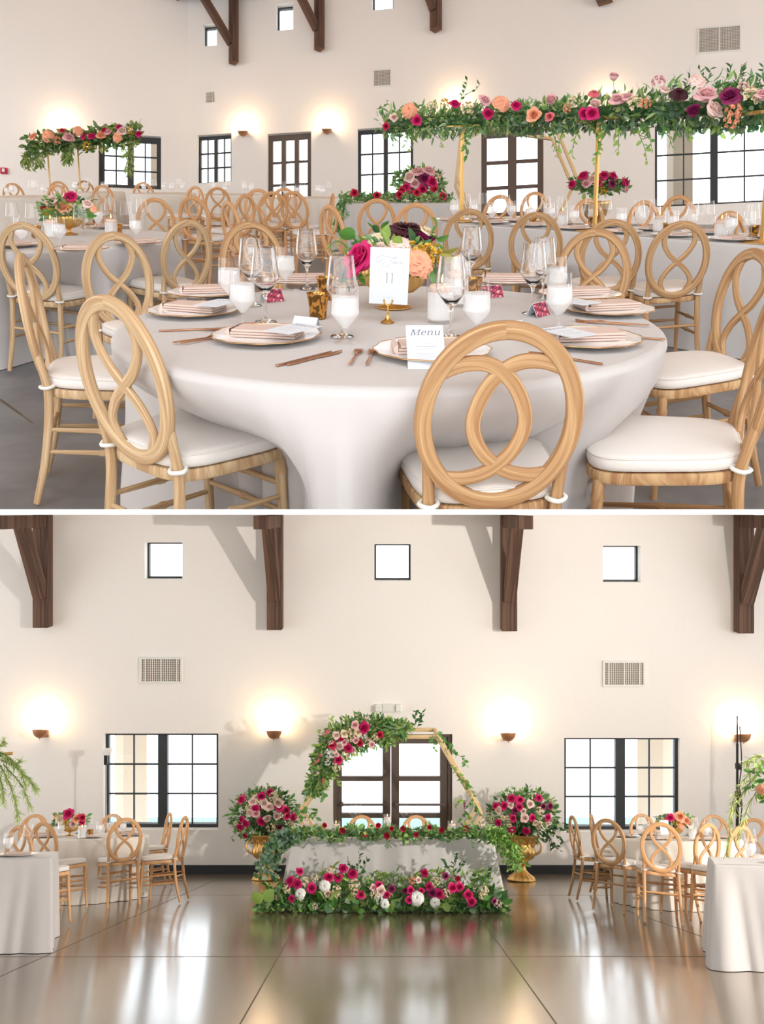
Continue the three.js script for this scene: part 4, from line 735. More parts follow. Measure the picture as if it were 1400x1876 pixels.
// ---------------------------------------------------------------- the long table under the hanging garland
const GA = UP.flat(UP.at(825, 408, 0.76)), GB = UP.flat(UP.at(1377, 448, 0.76));
const axis = [GB[0] - GA[0], GB[1] - GA[1]], axisL = Math.hypot(...axis), axDeg = Math.atan2(axis[1], axis[0]) * 180 / Math.PI;
const along = (t, side, h) => UP.plane(GA[0] + axis[0] * t - axis[1] / axisL * side, GA[1] + axis[1] * t + axis[0] / axisL * side, h);   // side > 0 is away from us to the right
const longLen = axisL * 1.55;
table(UP, along(0.72, 0.37, 0), axDeg, rectCloth(longLen, 0.7, 0.76, 2.2, 0.0, 0.014), M.cloth, 'long banquet table under the hanging flower garland at right, grey-ivory cloth', box(longLen - 0.1, 0.025, 0.62, 0, 0.742, 0));
const faceLong = axDeg;                                    // chairs on our side turn their backs to us
for (const [k, x, top, off, l, g] of [
  ['warm', 861, 385, 8, 'wood oval-back chair left of the garland stand, nearest chair to the flower bowl at right', 1], ['warm', 987, 390, -6, 'wood oval-back chair in the middle of the long table near side'], ['warm', 1127, 403, 4, 'wood oval-back chair half hidden behind the far right chair of the front table'], ['warm', 1254, 407, 12, 'wood oval-back chair standing clear at the right of the long table']])
  chairAt(UP, k, x, (top - 119.8) / 0.602, faceLong + off + 38, l, 'near side chairs of the long table');
for (const [x, top, off, l] of [[918, 360, 150, 'edge-on wood chair behind the long table, left of the dark doors'], [985, 353, 190, 'wood oval-back chair on the far side of the long table, below the doors'], [1085, 365, 200, 'wood oval-back chair on the far side of the long table by the second stand'], [1190, 368, 200, 'wood oval-back chair on the far side of the long table, right of the urn'], [1250, 362, 140, 'wood chair turned aside behind the long table near the window'], [1322, 388, 205, 'wood oval-back chair on the far side of the long table at right']])
  { const q = UP.flat(UP.at(x, (top - 119.8) / 0.602, 0.69)), d = ((q[1] - GA[1]) * axis[0] - (q[0] - GA[0]) * axis[1]) / axisL, m = Math.max(0, 0.98 - d), b = UP.plane(q[0] - axis[1] / axisL * m, q[1] + axis[0] / axisL * m, 0.69); chairAt(UP, 'far', b.x / -b.z * F + CX, CY - b.y / -b.z * F, off, l, 'far side chairs of the long table'); }
function stand(frame, p, h, deg, label) {
  const s = thing('garland_stand', label, 'stand', 'gold garland stands');
  mesh('base', box(0.24, 0.012, 0.16, 0, 0.007, 0, 0.004), M.gold, s); mesh('pole', box(0.026, h, 0.026, 0, h / 2 + 0.01, 0, 0.003), M.gold, s); mesh('cross_bar', box(0.42, 0.026, 0.026, 0, h, 0, 0.003), M.gold, s);
  frame.put(s, p, deg); return s;
}
stand(UP, along(0, 0.14, 0.762), 0.8, axDeg, 'slim gold stand under the left of the hanging garland');
stand(UP, along(0.52, 0.14, 0.762), 0.8, axDeg, 'slim gold stand under the middle of the hanging garland');
stand(UP, along(1, 0.14, 0.762), 0.8, axDeg, 'slim gold stand under the right end of the hanging garland');
{
  seed = 55;
  const g = thing('hanging_garland', 'long raised garland of greenery and pink, magenta and cream flowers', 'garland'); const o = along(0.5, 0.14, 1.6); UP.put(g, o, 0, false); g.updateMatrixWorld(true);
  const inv = g.matrixWorld.clone().invert(), L = (v) => v.applyMatrix4(inv);
  const ax = (t, h = 1.6, side = 0) => along(t, side + 0.14, h);
  const tOf = (px) => { let a = -0.5, b = 1.4; for (let i = 0; i < 40; i++) { const m = (a + b) / 2, p = ax(m); if (p.x / -p.z * F + CX < px) a = m; else b = m; } return (a + b) / 2; };
  const zAt = (px, d) => -ax(tOf(px)).z - d;
  mesh('core', tube([-0.36, 0, 0.4, 0.8, 1.2, 1.35].map((t) => L(ax(t))), 0.05, 40, 8), M.leaf_deep, g);
  const F2 = [[708, 232, 'rose', 'red', 0.034], [765, 222, 'rose', 'magenta', 0.045], [750, 203, 'carnation', 'peach', 0.065], [722, 216, 'rose', 'blush', 0.036], [833, 193, 'rose', 'magenta', 0.042], [815, 188, 'cluster', 'yellow', 0.035], [857, 198, 'cluster', 'cream', 0.05], [887, 187, 'rose', 'pink', 0.05], [894, 211, 'rose', 'magenta', 0.042], [918, 191, 'carnation', 'peach', 0.07], [945, 196, 'rose', 'magenta', 0.042], [978, 213, 'rose', 'peach', 0.05], [1009, 186, 'ranunculus', 'pink', 0.045], [1007, 215, 'rose', 'coral', 0.034], [1040, 198, 'cluster', 'peach', 0.035], [1088, 174, 'dahlia', 'coral', 0.034], [1089, 194, 'ranunculus', 'blush', 0.045], [1070, 211, 'rose', 'magenta', 0.045], [1085, 210, 'rose', 'magenta', 0.045], [1124, 143, 'ranunculus', 'pink', 0.036], [1130, 186, 'rose', 'pink', 0.052], [1150, 180, 'rose', 'pink', 0.036], [1163, 190, 'cluster', 'cream', 0.055], [1183, 190, 'cluster', 'peach', 0.04], [1206, 150, 'cluster', 'pink', 0.045], [1216, 168, 'rose', 'blush', 0.036], [1243, 176, 'dahlia', 'burgundy', 0.05], [1277, 151, 'carnation', 'blush', 0.055], [1293, 179, 'rose', 'pink', 0.06], [1271, 207, 'ranunculus', 'plum', 0.05], [1305, 205, 'rose', 'blush', 0.056], [1337, 181, 'rose', 'plum', 0.06], [1345, 203, 'cluster', 'peach', 0.05], [1340, 222, 'cluster', 'peach', 0.045], [1376, 176, 'cluster', 'cream', 0.06], [1400, 178, 'rose', 'pink', 0.05], [1362, 160, 'cluster', 'blush', 0.04], [790, 195, 'cluster', 'cream', 0.04], [1048, 186, 'cluster', 'cream', 0.035]];
  flowerList(g, F2, (x, y) => seen(x, y, zAt(x, 0.22)), (x, y) => V(rr(-0.3, 0.3), (212 - y) * 0.015 + 0.05, 0.9), 1.2);
  const W = (t) => 0.085 + 0.06 * Math.max(0, t) + (t < 0 ? 0.02 : 0);
  foliage(g, 2600, 'oval', 0.055, () => { const t = rr(-0.38, 1.3), a = rr(0, 6.28), r = W(t) * Math.sqrt(rnd()) * 1.15, p = ax(t, 1.6 + Math.sin(a) * r * 0.85, Math.cos(a) * r); return [L(p), V(rr(-0.8, 0.8), Math.sin(a) * 0.8 + rr(-0.5, 0.4), rr(0, 0.9))]; });
  foliage(g, 900, 'narrow', 0.07, () => { const t = rr(-0.38, 1.3), a = rr(0, 6.28), r = W(t) * rr(0.7, 1.35), p = ax(t, 1.6 + Math.sin(a) * r * 0.9, Math.cos(a) * r); return [L(p), V(rr(-1, 1), Math.sin(a) + rr(-0.4, 0.4), rr(-0.2, 0.6))]; });
  foliage(g, 700, 'round', 0.05, () => { const t = rr(0.2, 1.3), a = rr(2.8, 6.4), r = W(t) * rr(0.5, 1.15), p = ax(t, 1.6 + Math.sin(a) * r, Math.cos(a) * r); return [L(p), V(rr(-0.8, 0.8), rr(-1, 0.3), rr(0, 0.8))]; }, ['#6f8f6c', '#5f8066', '#88a680', '#4e7658'].map((c) => new THREE.Color(c)));
  // trailing vines and sprigs, leaf by leaf
  const drop = (x, y, dx, dy, n, s, m = 'light', sh = 'oval') => { const z = zAt(x, 0.14), q = (u, v) => L(seen(u, v, z)); vine(g, [q(x, y), q(x + dx * 0.35, y + dy * 0.25), q(x + dx * 0.8, y + dy * 0.6), q(x + dx, y + dy)], sh, s, n, M['leaf_' + m]); };
  for (const [x, y, dx, dy, n, s, m] of [[770, 235, -20, 45, 8, 0.05, 'light'], [735, 230, -18, 40, 8, 0.05, 'sage'], [715, 225, 30, 50, 7, 0.05, 'sage'], [690, 200, 20, -12, 5, 0.045, 'green'], [850, 240, 6, 52, 10, 0.055, 'green'], [865, 245, -14, 30, 6, 0.05, 'green'], [820, 235, -14, 35, 6, 0.05, 'light'], [842, 185, 14, -40, 6, 0.05, 'deep'], [850, 175, 30, -22, 4, 0.04, 'deep'], [1010, 235, 10, 40, 8, 0.055, 'green'], [1030, 240, -8, 48, 8, 0.055, 'light'], [1060, 235, -12, 50, 7, 0.05, 'light'], [1110, 235, -18, 65, 10, 0.052, 'light'], [1135, 230, -2, 50, 8, 0.05, 'light'], [1165, 232, 20, 65, 10, 0.052, 'light'], [1180, 225, 14, 46, 8, 0.05, 'green'], [1090, 238, 8, 42, 7, 0.05, 'green'], [1210, 230, 22, 40, 7, 0.05, 'green'], [1262, 228, 0, 28, 6, 0.05, 'light'], [1300, 225, 20, 22, 6, 0.055, 'light'], [1330, 225, 14, 26, 6, 0.05, 'light']]) drop(x, y, dx, dy, n, s, m);
  for (const [x, y, dx, dy, n, s] of [[1250, 170, 14, -38, 8, 0.05], [1290, 160, 12, -34, 7, 0.05], [1320, 160, 20, -38, 9, 0.052], [1345, 160, 14, -42, 8, 0.052], [1385, 165, 14, -44, 8, 0.052], [1300, 150, -18, -24, 5, 0.05], [1370, 158, -14, -30, 6, 0.05], [1230, 165, 10, -22, 6, 0.045]]) drop(x, y, dx, dy, n, s, 'deep', 'narrow');
  vine(g, [L(seen(1124, 180, zAt(1124, 0.16))), L(seen(1125, 160, zAt(1124, 0.17))), L(seen(1124, 147, zAt(1124, 0.18)))], 'narrow', 0.02, 2, M.leaf_green);
}
// tableware on the long table
{
  seed = 77; let i = 0;
  for (const t of [-0.05, 0.12, 0.28, 0.44, 0.6, 0.76, 0.92, 1.08]) for (const s of [-0.3, 0.3]) {
    const where = ['first', 'second', 'third', 'fourth', 'fifth', 'sixth', 'seventh', 'eighth'][Math.floor(i / 2)] + ' ' + (s < 0 ? 'near-side' : 'far-side') + ' place from left, garland table'; i++;
    wineGlass(UP, along(t + 0.03, s * 0.36 + 0.37, TOP), 'wine glass at the ' + where, 'glasses on the long table');
    waterGoblet(UP, along(t - 0.02, s * 0.42 + 0.37, TOP), 'water goblet at the ' + where, 'glasses on the long table');
    const p = thing('charger_plate', 'white charger plate at the ' + where, 'plate', 'plates on the long table'); mesh('dish', ware.plate, M.china, p); UP.put(p, along(t, s * 0.68 + 0.37, TOP), 0, false);
    const n = mesh('napkin', ware.napkin, M.napkin); tag(n, 'blush napkin at the ' + where, 'napkin', 'napkins on the long table'); UP.put(n, along(t, s * 0.68 + 0.37, TOP), axDeg + 90, false);
  }
  for (const [t, s, l] of [[0.2, 0.05, 'left'], [0.36, -0.06, 'middle'], [0.66, 0.05, 'right'], [0.86, -0.05, 'far right']]) { floatingCandle(UP, along(t, s + 0.37, TOP), 'floating candle at the ' + l + ' of the long table', 'candles on the long table'); votive(UP, along(t + 0.06, 0.37 - s * 2, TOP), 'gold votive at the ' + l + ' of the long table', 'votives on the long table'); }
}

// ---------------------------------------------------------------- far tables and chairs
const farTables = [[300, 354, 0.58, 'far round table under the left corner window'], [424, 356, 0.58, 'far round table in front of the corner window wall'], [560, 362, 0.62, 'far round table in front of the dark framed door'], [30, 360, 0.7, 'far round table at the left wall below the alarm'], [170, 352, 0.58, 'far round table under the far-left small garland']];
const farClear = farTables.map(([x, y, r]) => [UP.flat(UP.base(x, y, 0.76)), r + 0.3]);
const far = (x, top, deg, l, g) => chairAt(UP, 'far', x, (top - 119.8) / 0.602, deg, l, g, 0, farClear);
farTables.forEach(([x, y, r, l], i) => {
  const p = UP.base(x, y, 0.76); table(UP, p, 0, roundCloth(r, 0.76, i + 1.3, 0.01, 0.03), M.clothIvory, l);
  seed = 200 + i;
  const [u, v] = UP.flat(p), qs = [0, 1, 2, 3, 4, 5, 6].map((k) => { const a = k / 7 * 6.28 + i; return UP.plane(u + Math.cos(a) * r * 0.6, v + Math.sin(a) * r * 0.6, TOP); }), rk = fromLeft(qs);
  qs.forEach((q, k) => (k % 2 ? wineGlass : waterGoblet)(UP, q, rk[k] + ' glass from left on the ' + l, 'glasses on the ' + l));
});
const rank = ['first', 'second', 'third', 'fourth', 'fifth', 'sixth', 'seventh', 'eighth', 'ninth', 'tenth', 'eleventh', 'twelfth', 'thirteenth', 'fourteenth'];
[[20, 336, 10], [72, 340, 170], [102, 334, 200], [152, 331, 20], [182, 340, 175], [212, 336, 200], [352, 342, 150], [396, 344, 20], [352, 362, -20], [470, 348, 180], [530, 345, 175], [538, 352, -20], [498, 352, 15], [604, 356, 100]].forEach(([x, top, d], i) => far(x, top, d, rank[i] + ' wood chair from the left in the blurred far row of chairs', 'far row of chairs'));
far(280, 364, 10, 'wood oval-back chair whose top shows behind the left table glasses', 'middle distance chairs'); far(420, 372, -55, 'wood chair turned sideways left of the water goblets in the middle distance', 'middle distance chairs'); far(444, 356, 60, 'wood chair turned sideways behind the curved chair back in the middle distance', 'middle distance chairs');
chairAt(UP, 'far', 608, 428, -55, 'tall-looking wood oval-back chair standing alone left of the flower bowl', 'middle distance chairs');
far(690, 366, 8, 'wood oval-back chair before the far white table, left of the flower bowl', 'chairs before the sweetheart table'); far(763, 374, -4, 'wood oval-back chair right above the flower bowl', 'chairs before the sweetheart table');
// far flower stand at left
{
  seed = 91;
  const p0 = UP.at(92, 346, 0.76), p1 = UP.at(147, 346, 0.76); const u0 = UP.flat(p0), u1 = UP.flat(p1);
  stand(UP, UP.plane(u0[0], u0[1], 0.762), 0.95, 0, 'pale gold stand, left one under the small far-left garland'); stand(UP, UP.plane(u1[0], u1[1], 0.762), 0.95, 0, 'pale gold stand, right one under the small far-left garland');
  const g = thing('hanging_garland', 'small blurred garland of peach and pink flowers at far left', 'garland'), z = -p0.z - 0.55; g.position.copy(seen(150, 258, z)); g.updateMatrixWorld(true);
  const L = (x, y, d = 0) => seen(x, y, z - d).sub(g.position);
  mesh('core', tube([L(52, 270), L(150, 262), L(250, 250)], 0.07, 20, 8), M.leaf_deep, g);
  flowerList(g, [[88, 250, 'carnation', 'peach', 0.16], [62, 252, 'rose', 'peach', 0.1], [126, 254, 'rose', 'pink', 0.12], [143, 240, 'carnation', 'peach', 0.12], [155, 253, 'rose', 'magenta', 0.09], [169, 252, 'rose', 'magenta', 0.09], [160, 268, 'cluster', 'yellow', 0.11], [185, 250, 'rose', 'peach', 0.1], [198, 244, 'rose', 'pink', 0.1], [216, 252, 'carnation', 'peach', 0.12], [225, 242, 'rose', 'blush', 0.11], [219, 234, 'rose', 'magenta', 0.07], [255, 247, 'rose', 'magenta', 0.08], [240, 240, 'cluster', 'yellow', 0.1], [192, 240, 'rose', 'red', 0.07], [115, 240, 'rose', 'red', 0.06], [105, 258, 'cluster', 'peach', 0.1]], (x, y) => seen(x, y, z - 0.22), () => V(rr(-0.4, 0.4), 0.3, 0.9));
  foliage(g, 900, 'oval', 0.13, () => { const k = rnd(), x = 48 + k * 206, y = 270 - k * 22, p = L(x + rr(-4, 4), y + rr(-22, 20), rr(-0.25, 0.22)); return [p, V(rr(-1, 1), rr(-0.8, 0.6), rr(0, 0.8))]; }, ['#7d9a50', '#94ab5c', '#5c8244', '#a8b46a', '#6f9060'].map((c) => new THREE.Color(c)));
  const dr = [[58, 285, -6, 22], [72, 285, 2, 20], [118, 278, 6, 20], [128, 276, -4, 18], [232, 262, 8, 60], [240, 260, 0, 55], [50, 275, -6, 24]];
  foliage(g, dr.length * 40, 'narrow', 0.14, (i) => { const [x, y, dx, dy] = dr[Math.floor(i / 40)], k = (i % 40) / 40; return [L(x + dx * k + rr(-7, 7), y + dy * k, rr(-0.1, 0.2)), V(rr(-0.8, 0.8), -1, rr(0, 0.5))]; }, ['#8fa95a', '#a8b46a', '#7d9a50'].map((c) => new THREE.Color(c)));
}
// far end: white table with runner, urn flowers and hexagonal arch before the doors
{
  const p = UP.base(728, 370, 0.76); table(UP, p, 3, rectCloth(1.45, 0.7, 0.76, 8.2), M.cloth, 'far white table with green runner in front of the windows');
  seed = 131;
  const urnFlowers = (x, y, w, h, l, list) => { const z = 15.2, P0 = seen(x, y + 6, z), q = P0.clone().addScaledVector(UP.u, -(UP.u.dot(P0) + UP.D)), g = thing('flower_urn', l, 'flowers'); UP.put(g, q, 0); mesh('urn', lathe([[0.0005, 0], [0.2, 0], [0.2, 0.04], [0.08, 0.1], [0.07, 0.22], [0.2, 0.36], [0.24, 0.56], [0.28, 0.6], [0.22, 0.6], [0.0005, 0.5]], 24), M.gold, g); flowerList(g, list, (a, b) => seen(a, b, z - 0.35), (a, b) => V((a - x) * 0.02, (y - b) * 0.02 + 0.2, 0.9)); g.updateMatrixWorld(true); const inv = g.matrixWorld.clone().invert(); foliage(g, 420, 'oval', 0.12, () => { const a = rr(0, 6.28), r = Math.sqrt(rnd()); return [seen(x + Math.cos(a) * r * w, y + Math.sin(a) * r * h, z - rr(0, 0.3)).applyMatrix4(inv), V(rr(-1, 1), rr(-0.6, 0.8), rr(0, 0.8))]; }); };
  urnFlowers(768, 334, 48, 26, 'far arrangement of pink and magenta flowers behind the left stand', [[752, 326, 'rose', 'blush', 0.12], [765, 318, 'rose', 'pink', 0.13], [785, 316, 'rose', 'pink', 0.12], [745, 345, 'rose', 'magenta', 0.1], [790, 335, 'rose', 'magenta', 0.13], [778, 330, 'rose', 'plum', 0.12], [760, 338, 'rose', 'pink', 0.1], [800, 325, 'cluster', 'cream', 0.1], [738, 350, 'rose', 'red', 0.08], [773, 348, 'rose', 'magenta', 0.1], [756, 356, 'rose', 'red', 0.08], [795, 348, 'rose', 'red', 0.09]]);
  urnFlowers(1098, 338, 52, 20, 'far arrangement of magenta flowers behind the middle stand', [[1070, 324, 'rose', 'magenta', 0.1], [1086, 330, 'rose', 'blush', 0.1], [1106, 323, 'rose', 'magenta', 0.1], [1096, 336, 'rose', 'magenta', 0.09], [1122, 324, 'rose', 'magenta', 0.1], [1119, 338, 'rose', 'plum', 0.09], [1144, 336, 'rose', 'magenta', 0.1], [1050, 338, 'rose', 'magenta', 0.09], [1075, 338, 'rose', 'pink', 0.09], [1146, 348, 'rose', 'pink', 0.07], [1105, 350, 'cluster', 'yellow', 0.08]]);
  const a = thing('hexagon_arch', 'far pale wooden hexagon arch before the dark doors', 'arch'), z = 16.5; a.position.set(0, 0, -z);
  const pts = [[850, 214], [1020, 238], [1058, 328], [1020, 404], [868, 402], [838, 326]].map(([x, y]) => V((x - CX) / F * z, (CY - y) / F * z, 0));
  for (let i = 0; i < 6; i++) for (const d of [0, -0.4]) mesh('timber', beam(pts[i].clone().add(V(0, 0, d)), pts[(i + 1) % 6].clone().add(V(0, 0, d)), 0.06, 0.06), M.archWood, a);
  const r = thing('table_runner_garland', 'green leaf garland with red flowers along the far white table', 'garland'); UP.put(r, UP.plane(UP.flat(p)[0], UP.flat(p)[1], TOP), 3, false);
  foliage(r, 520, 'oval', 0.075, () => [V(rr(-0.78, 0.74), rr(0, 0.1), rr(-0.1, 0.33)), V(rr(-1, 1), rr(-0.3, 0.8), rr(0, 0.8))]); foliage(r, 200, 'oval', 0.075, () => { const k = rnd(); return [V(-0.74 - k * 0.1 + rr(-0.06, 0.06), 0.06 - k * 0.4, 0.3 + rr(-0.1, 0.1)), V(rr(-1, 1), -0.6, rr(0, 0.8))]; });
  for (const x of [-0.6, -0.3, 0.0, 0.25, 0.6]) flower(r, 'rose', 'red', V(x, 0.1 + 0.03 * Math.sin(x * 9), 0.3), V(rr(-0.3, 0.3), 0.3, 0.9), 0.06);
}

// ================================================================ LOWER ROOM
const TH = 0.7, TT = TH + 0.002, TL = (px, py) => LO.at(px, py, TT);
// ---------------------------------------------------------------- sweetheart table in the middle
{
  const f = LO.flat(LO.at(719, 1535, TH + 0.02)), c = LO.plane(f[0], f[1] + 0.36);
  table(LO, c, 0, rectCloth(2.3, 0.7, TH + 0.02, 4.4, 0.06, 0.008), M.cloth, 'rectangular sweetheart table in the middle, plain grey-white cloth behind the floor flowers', box(2.2, 0.025, 0.64, 0, TH, 0));
  chairAt(LO, 'far', 663, 1529, 178, 'wood chair behind the sweetheart table, left of the two', 'chairs behind the sweetheart table');
  chairAt(LO, 'far', 762, 1529, 182, 'wood chair behind the sweetheart table, right of the two', 'chairs behind the sweetheart table');
  const zt = -LO.at(719, 1535, TH + 0.04).z;
  for (const [x, l] of [[615, 'left'], [710, 'middle'], [829, 'right']]) floatingCandle(LO, LO.at(x, x === 710 ? 1531 : 1536, TT + 0.02).add(V(0, 0, x === 710 ? -0.22 : -0.06)), 'floating candle in a glass cylinder at the ' + l + ' of the sweetheart table', 'candles on the sweetheart table', 1.08);
  for (const [x, y, l] of [[645, 1530, 'left chair'], [742, 1530, 'right chair'], [655, 1529, 'left chair, rear'], [752, 1529, 'right chair, rear']]) wineGlass(LO, TL(x, y).add(V(0, 0, -0.35)), 'wine glass on the sweetheart table in front of the ' + l, 'glasses on the sweetheart table');

  // garland along the table top
  seed = 301;
  const g = thing('table_garland', 'leafy garland with red blooms along the sweetheart table top, trailing at both ends', 'garland'); LO.put(g, LO.plane(f[0], f[1] + 0.12, TT + 0.02), 0, false); g.updateMatrixWorld(true);
  const gi = g.matrixWorld.clone().invert(), P = (x, y, d = 0) => seen(x, y, zt - d).applyMatrix4(gi);
  mesh('core', tube([P(532, 1528, -0.1), P(650, 1528, -0.1), P(790, 1528, -0.1), P(906, 1528, -0.1)], 0.03, 24, 7), M.leaf_deep, g);
  foliage(g, 1500, 'oval', 0.062, () => { const x = rr(528, 910); return [P(x, 1529 + rr(-11, 9) - 4 * Math.sin(x * 0.09), rr(-0.22, 0.1)), V(rr(-1, 1), rr(-0.4, 0.9), rr(-0.1, 0.9))]; });
  foliage(g, 420, 'round', 0.06, () => { const k = rnd(), x = 540 - k * 50 + rr(-24, 16), y = 1528 + k * k * 76 + rr(-12, 10); return [P(x, y, rr(-0.1, 0.12)), V(rr(-0.7, 0.7), rr(-1, 0.2), rr(0.1, 0.9))]; }, ['#7f9f86', '#8fae90', '#6b8f6c', '#5d8a50'].map((c) => new THREE.Color(c)));
  foliage(g, 520, 'oval', 0.06, () => { const k = rnd(), x = 900 + k * 48 + rr(-18, 20), y = 1526 + k * k * 60 + rr(-14, 12); return [P(x, y, rr(-0.1, 0.12)), V(rr(-0.7, 0.7), rr(-1, 0.3), rr(0.1, 0.9))]; }, ['#9cc25e', '#7fb04a', '#b5cf7a', '#6f9e48'].map((c) => new THREE.Color(c)));
  flowerList(g, [[594, 1511, 'ranunculus', 'red', 0.034], [629, 1521, 'ranunculus', 'red', 0.042], [669, 1529, 'ranunculus', 'red', 0.036], [692, 1512, 'ranunculus', 'red', 0.036], [710, 1530, 'ranunculus', 'red', 0.044], [717, 1518, 'ranunculus', 'red', 0.034], [739, 1517, 'ranunculus', 'red', 0.04], [762, 1528, 'ranunculus', 'red', 0.038], [787, 1515, 'ranunculus', 'red', 0.036], [811, 1521, 'ranunculus', 'red', 0.04], [855, 1517, 'ranunculus', 'red', 0.036], [882, 1507, 'cluster', 'cream', 0.05], [560, 1506, 'cluster', 'blush', 0.04]], (x, y) => seen(x, y, zt - 0.13), () => V(rr(-0.3, 0.3), 0.25, 0.9));
  for (const [x, y, dx, dy] of [[547, 1534, 2, 14], [568, 1534, -3, 10], [680, 1534, -10, 20], [708, 1536, 4, 18], [716, 1536, -6, 20], [762, 1534, -2, 12], [865, 1536, 0, 16]]) vine(g, [P(x, y, 0.12), P(x + dx * 0.5, y + dy * 0.5, 0.14), P(x + dx, y + dy, 0.13)], 'narrow', 0.05, 5, M.leaf_green);
  for (let i = 0; i < 40; i++) leaf(g, 'oval', P(rr(540, 900), rr(1516, 1538), 0.14), V(rr(-1, 1), rr(-0.5, 0.9), 0.6), rr(0.06, 0.09));

  // flowers on the floor in front
  seed = 331;
  const fg = thing('floor_garland', 'low bank of magenta roses, cream sprays and greenery on the floor before the table', 'flowers'), fp = [0, f[1] - 0.25], f0 = LO.plane(0, f[1] - 0.25, 0); LO.put(fg, f0, 0, false); fg.updateMatrixWorld(true);
  const fi = fg.matrixWorld.clone().invert(), zf = -f0.z + 0.06, Q = (x, y, d = 0) => seen(x, y, zf - d).applyMatrix4(fi);
  const top = (x) => 1612 - 12 * Math.exp(-(((x - 630) / 45) ** 2)) - 8 * Math.exp(-(((x - 830) / 70) ** 2)) + (x < 530 ? (530 - x) * 0.55 : 0) + (x > 890 ? (x - 890) * 0.6 : 0) + 6 * Math.sin(x * 0.07);
  mesh('core', tube([Q(490, 1652, -0.05), Q(600, 1648, -0.05), Q(700, 1650, -0.05), Q(800, 1650, -0.05), Q(915, 1652, -0.05)], 0.05, 30, 7), M.leaf_deep, fg);
  foliage(fg, 2600, 'oval', 0.07, () => { const x = rr(474, 928), y = top(x) + (1671 - top(x)) * Math.sqrt(rnd()); return [Q(x, y, 0.2 * (y - 1600) / 60 + rr(-0.12, 0.04)), V(rr(-1, 1), rr(-0.2, 1), rr(0, 0.9))]; });
  foliage(fg, 500, 'narrow', 0.085, () => { const x = rr(474, 928), y = top(x) + rr(-8, 36); return [Q(x, y, rr(-0.05, 0.12)), V(rr(-1, 1), rr(0, 1), rr(0, 0.7))]; }, ['#86a84c', '#9cba58', '#6f9a48'].map((c) => new THREE.Color(c)));
  const FL = [[549, 1597, 'rose', 'magenta', 0.045], [533, 1615, 'rose', 'magenta', 0.058], [546, 1619, 'rose', 'magenta', 0.058], [571, 1627, 'rose', 'magenta', 0.058], [558, 1616, 'cluster', 'cream', 0.06], [535, 1646, 'rose', 'magenta', 0.038], [550, 1638, 'carnation', 'white', 0.07], [525, 1629, 'cluster', 'cream', 0.05], [595, 1623, 'carnation', 'white', 0.078], [602, 1608, 'rose', 'magenta', 0.058], [620, 1607, 'rose', 'magenta', 0.054], [629, 1592, 'rose', 'magenta', 0.055], [647, 1601, 'rose', 'magenta', 0.058], [606, 1596, 'cluster', 'cream', 0.058], [616, 1632, 'cluster', 'cream', 0.065], [612, 1642, 'cluster', 'cream', 0.05], [649, 1621, 'cluster', 'cream', 0.068], [651, 1636, 'cluster', 'cream', 0.05], [661, 1640, 'rose', 'magenta', 0.05], [600, 1637, 'rose', 'blush', 0.04], [694, 1622, 'rose', 'magenta', 0.045], [684, 1626, 'rose', 'pink', 0.04], [698, 1633, 'rose', 'blush', 0.055], [709, 1639, 'rose', 'magenta', 0.042], [694, 1648, 'cluster', 'white', 0.06], [705, 1656, 'carnation', 'white', 0.055], [718, 1629, 'rose', 'plum', 0.045], [685, 1640, 'cluster', 'cream', 0.045], [751, 1631, 'rose', 'magenta', 0.05], [743, 1632, 'ranunculus', 'plum', 0.04], [779, 1599, 'rose', 'magenta', 0.052], [772, 1632, 'rose', 'magenta', 0.038], [764, 1646, 'carnation', 'white', 0.085], [750, 1649, 'rose', 'magenta', 0.045], [787, 1625, 'rose', 'magenta', 0.048], [793, 1636, 'rose', 'plum', 0.052], [805, 1638, 'rose', 'magenta', 0.058], [797, 1616, 'cluster', 'cream', 0.06], [797, 1654, 'carnation', 'white', 0.06], [817, 1636, 'cluster', 'cream', 0.055], [828, 1626, 'rose', 'magenta', 0.06], [841, 1625, 'rose', 'magenta', 0.058], [839, 1610, 'ranunculus', 'red', 0.036], [815, 1605, 'rose', 'plum', 0.045], [858, 1640, 'rose', 'magenta', 0.06], [864, 1652, 'rose', 'magenta', 0.058], [887, 1632, 'cluster', 'cream', 0.06], [883, 1642, 'cluster', 'cream', 0.045], [906, 1652, 'rose', 'plum', 0.04], [912, 1657, 'cluster', 'blush', 0.05], [755, 1613, 'cluster', 'peach', 0.045], [848, 1616, 'cluster', 'white', 0.045], [577, 1661, 'cluster', 'blush', 0.035], [766, 1612, 'rose', 'blush', 0.035], [508, 1644, 'cluster', 'blush', 0.035], [576, 1608, 'cluster', 'cream', 0.05]];
  flowerList(fg, FL, (x, y) => seen(x, y, zf - 0.1 - 0.2 * (y - 1600) / 60), () => V(rr(-0.35, 0.35), 0.45, 0.9));
  for (let i = 0; i < 70; i++) { const x = rr(476, 926), y = rr(Math.max(top(x) + 14, 1634), 1668); leaf(fg, i % 3 ? 'wide' : 'round', Q(x, y, 0.2 * (y - 1600) / 60 + 0.06), V(rr(-1, 1), rr(-0.2, 0.9), 0.5), rr(0.09, 0.14)); }
  for (const [x, y, s] of [[486, 1652, 1], [478, 1656, -1], [608, 1650, 1], [600, 1654, -1]]) leaf(fg, 'round', Q(x, y, 0.26), V(0.5 * s, 0.8, 0.3), 0.16, M.leaf_light);
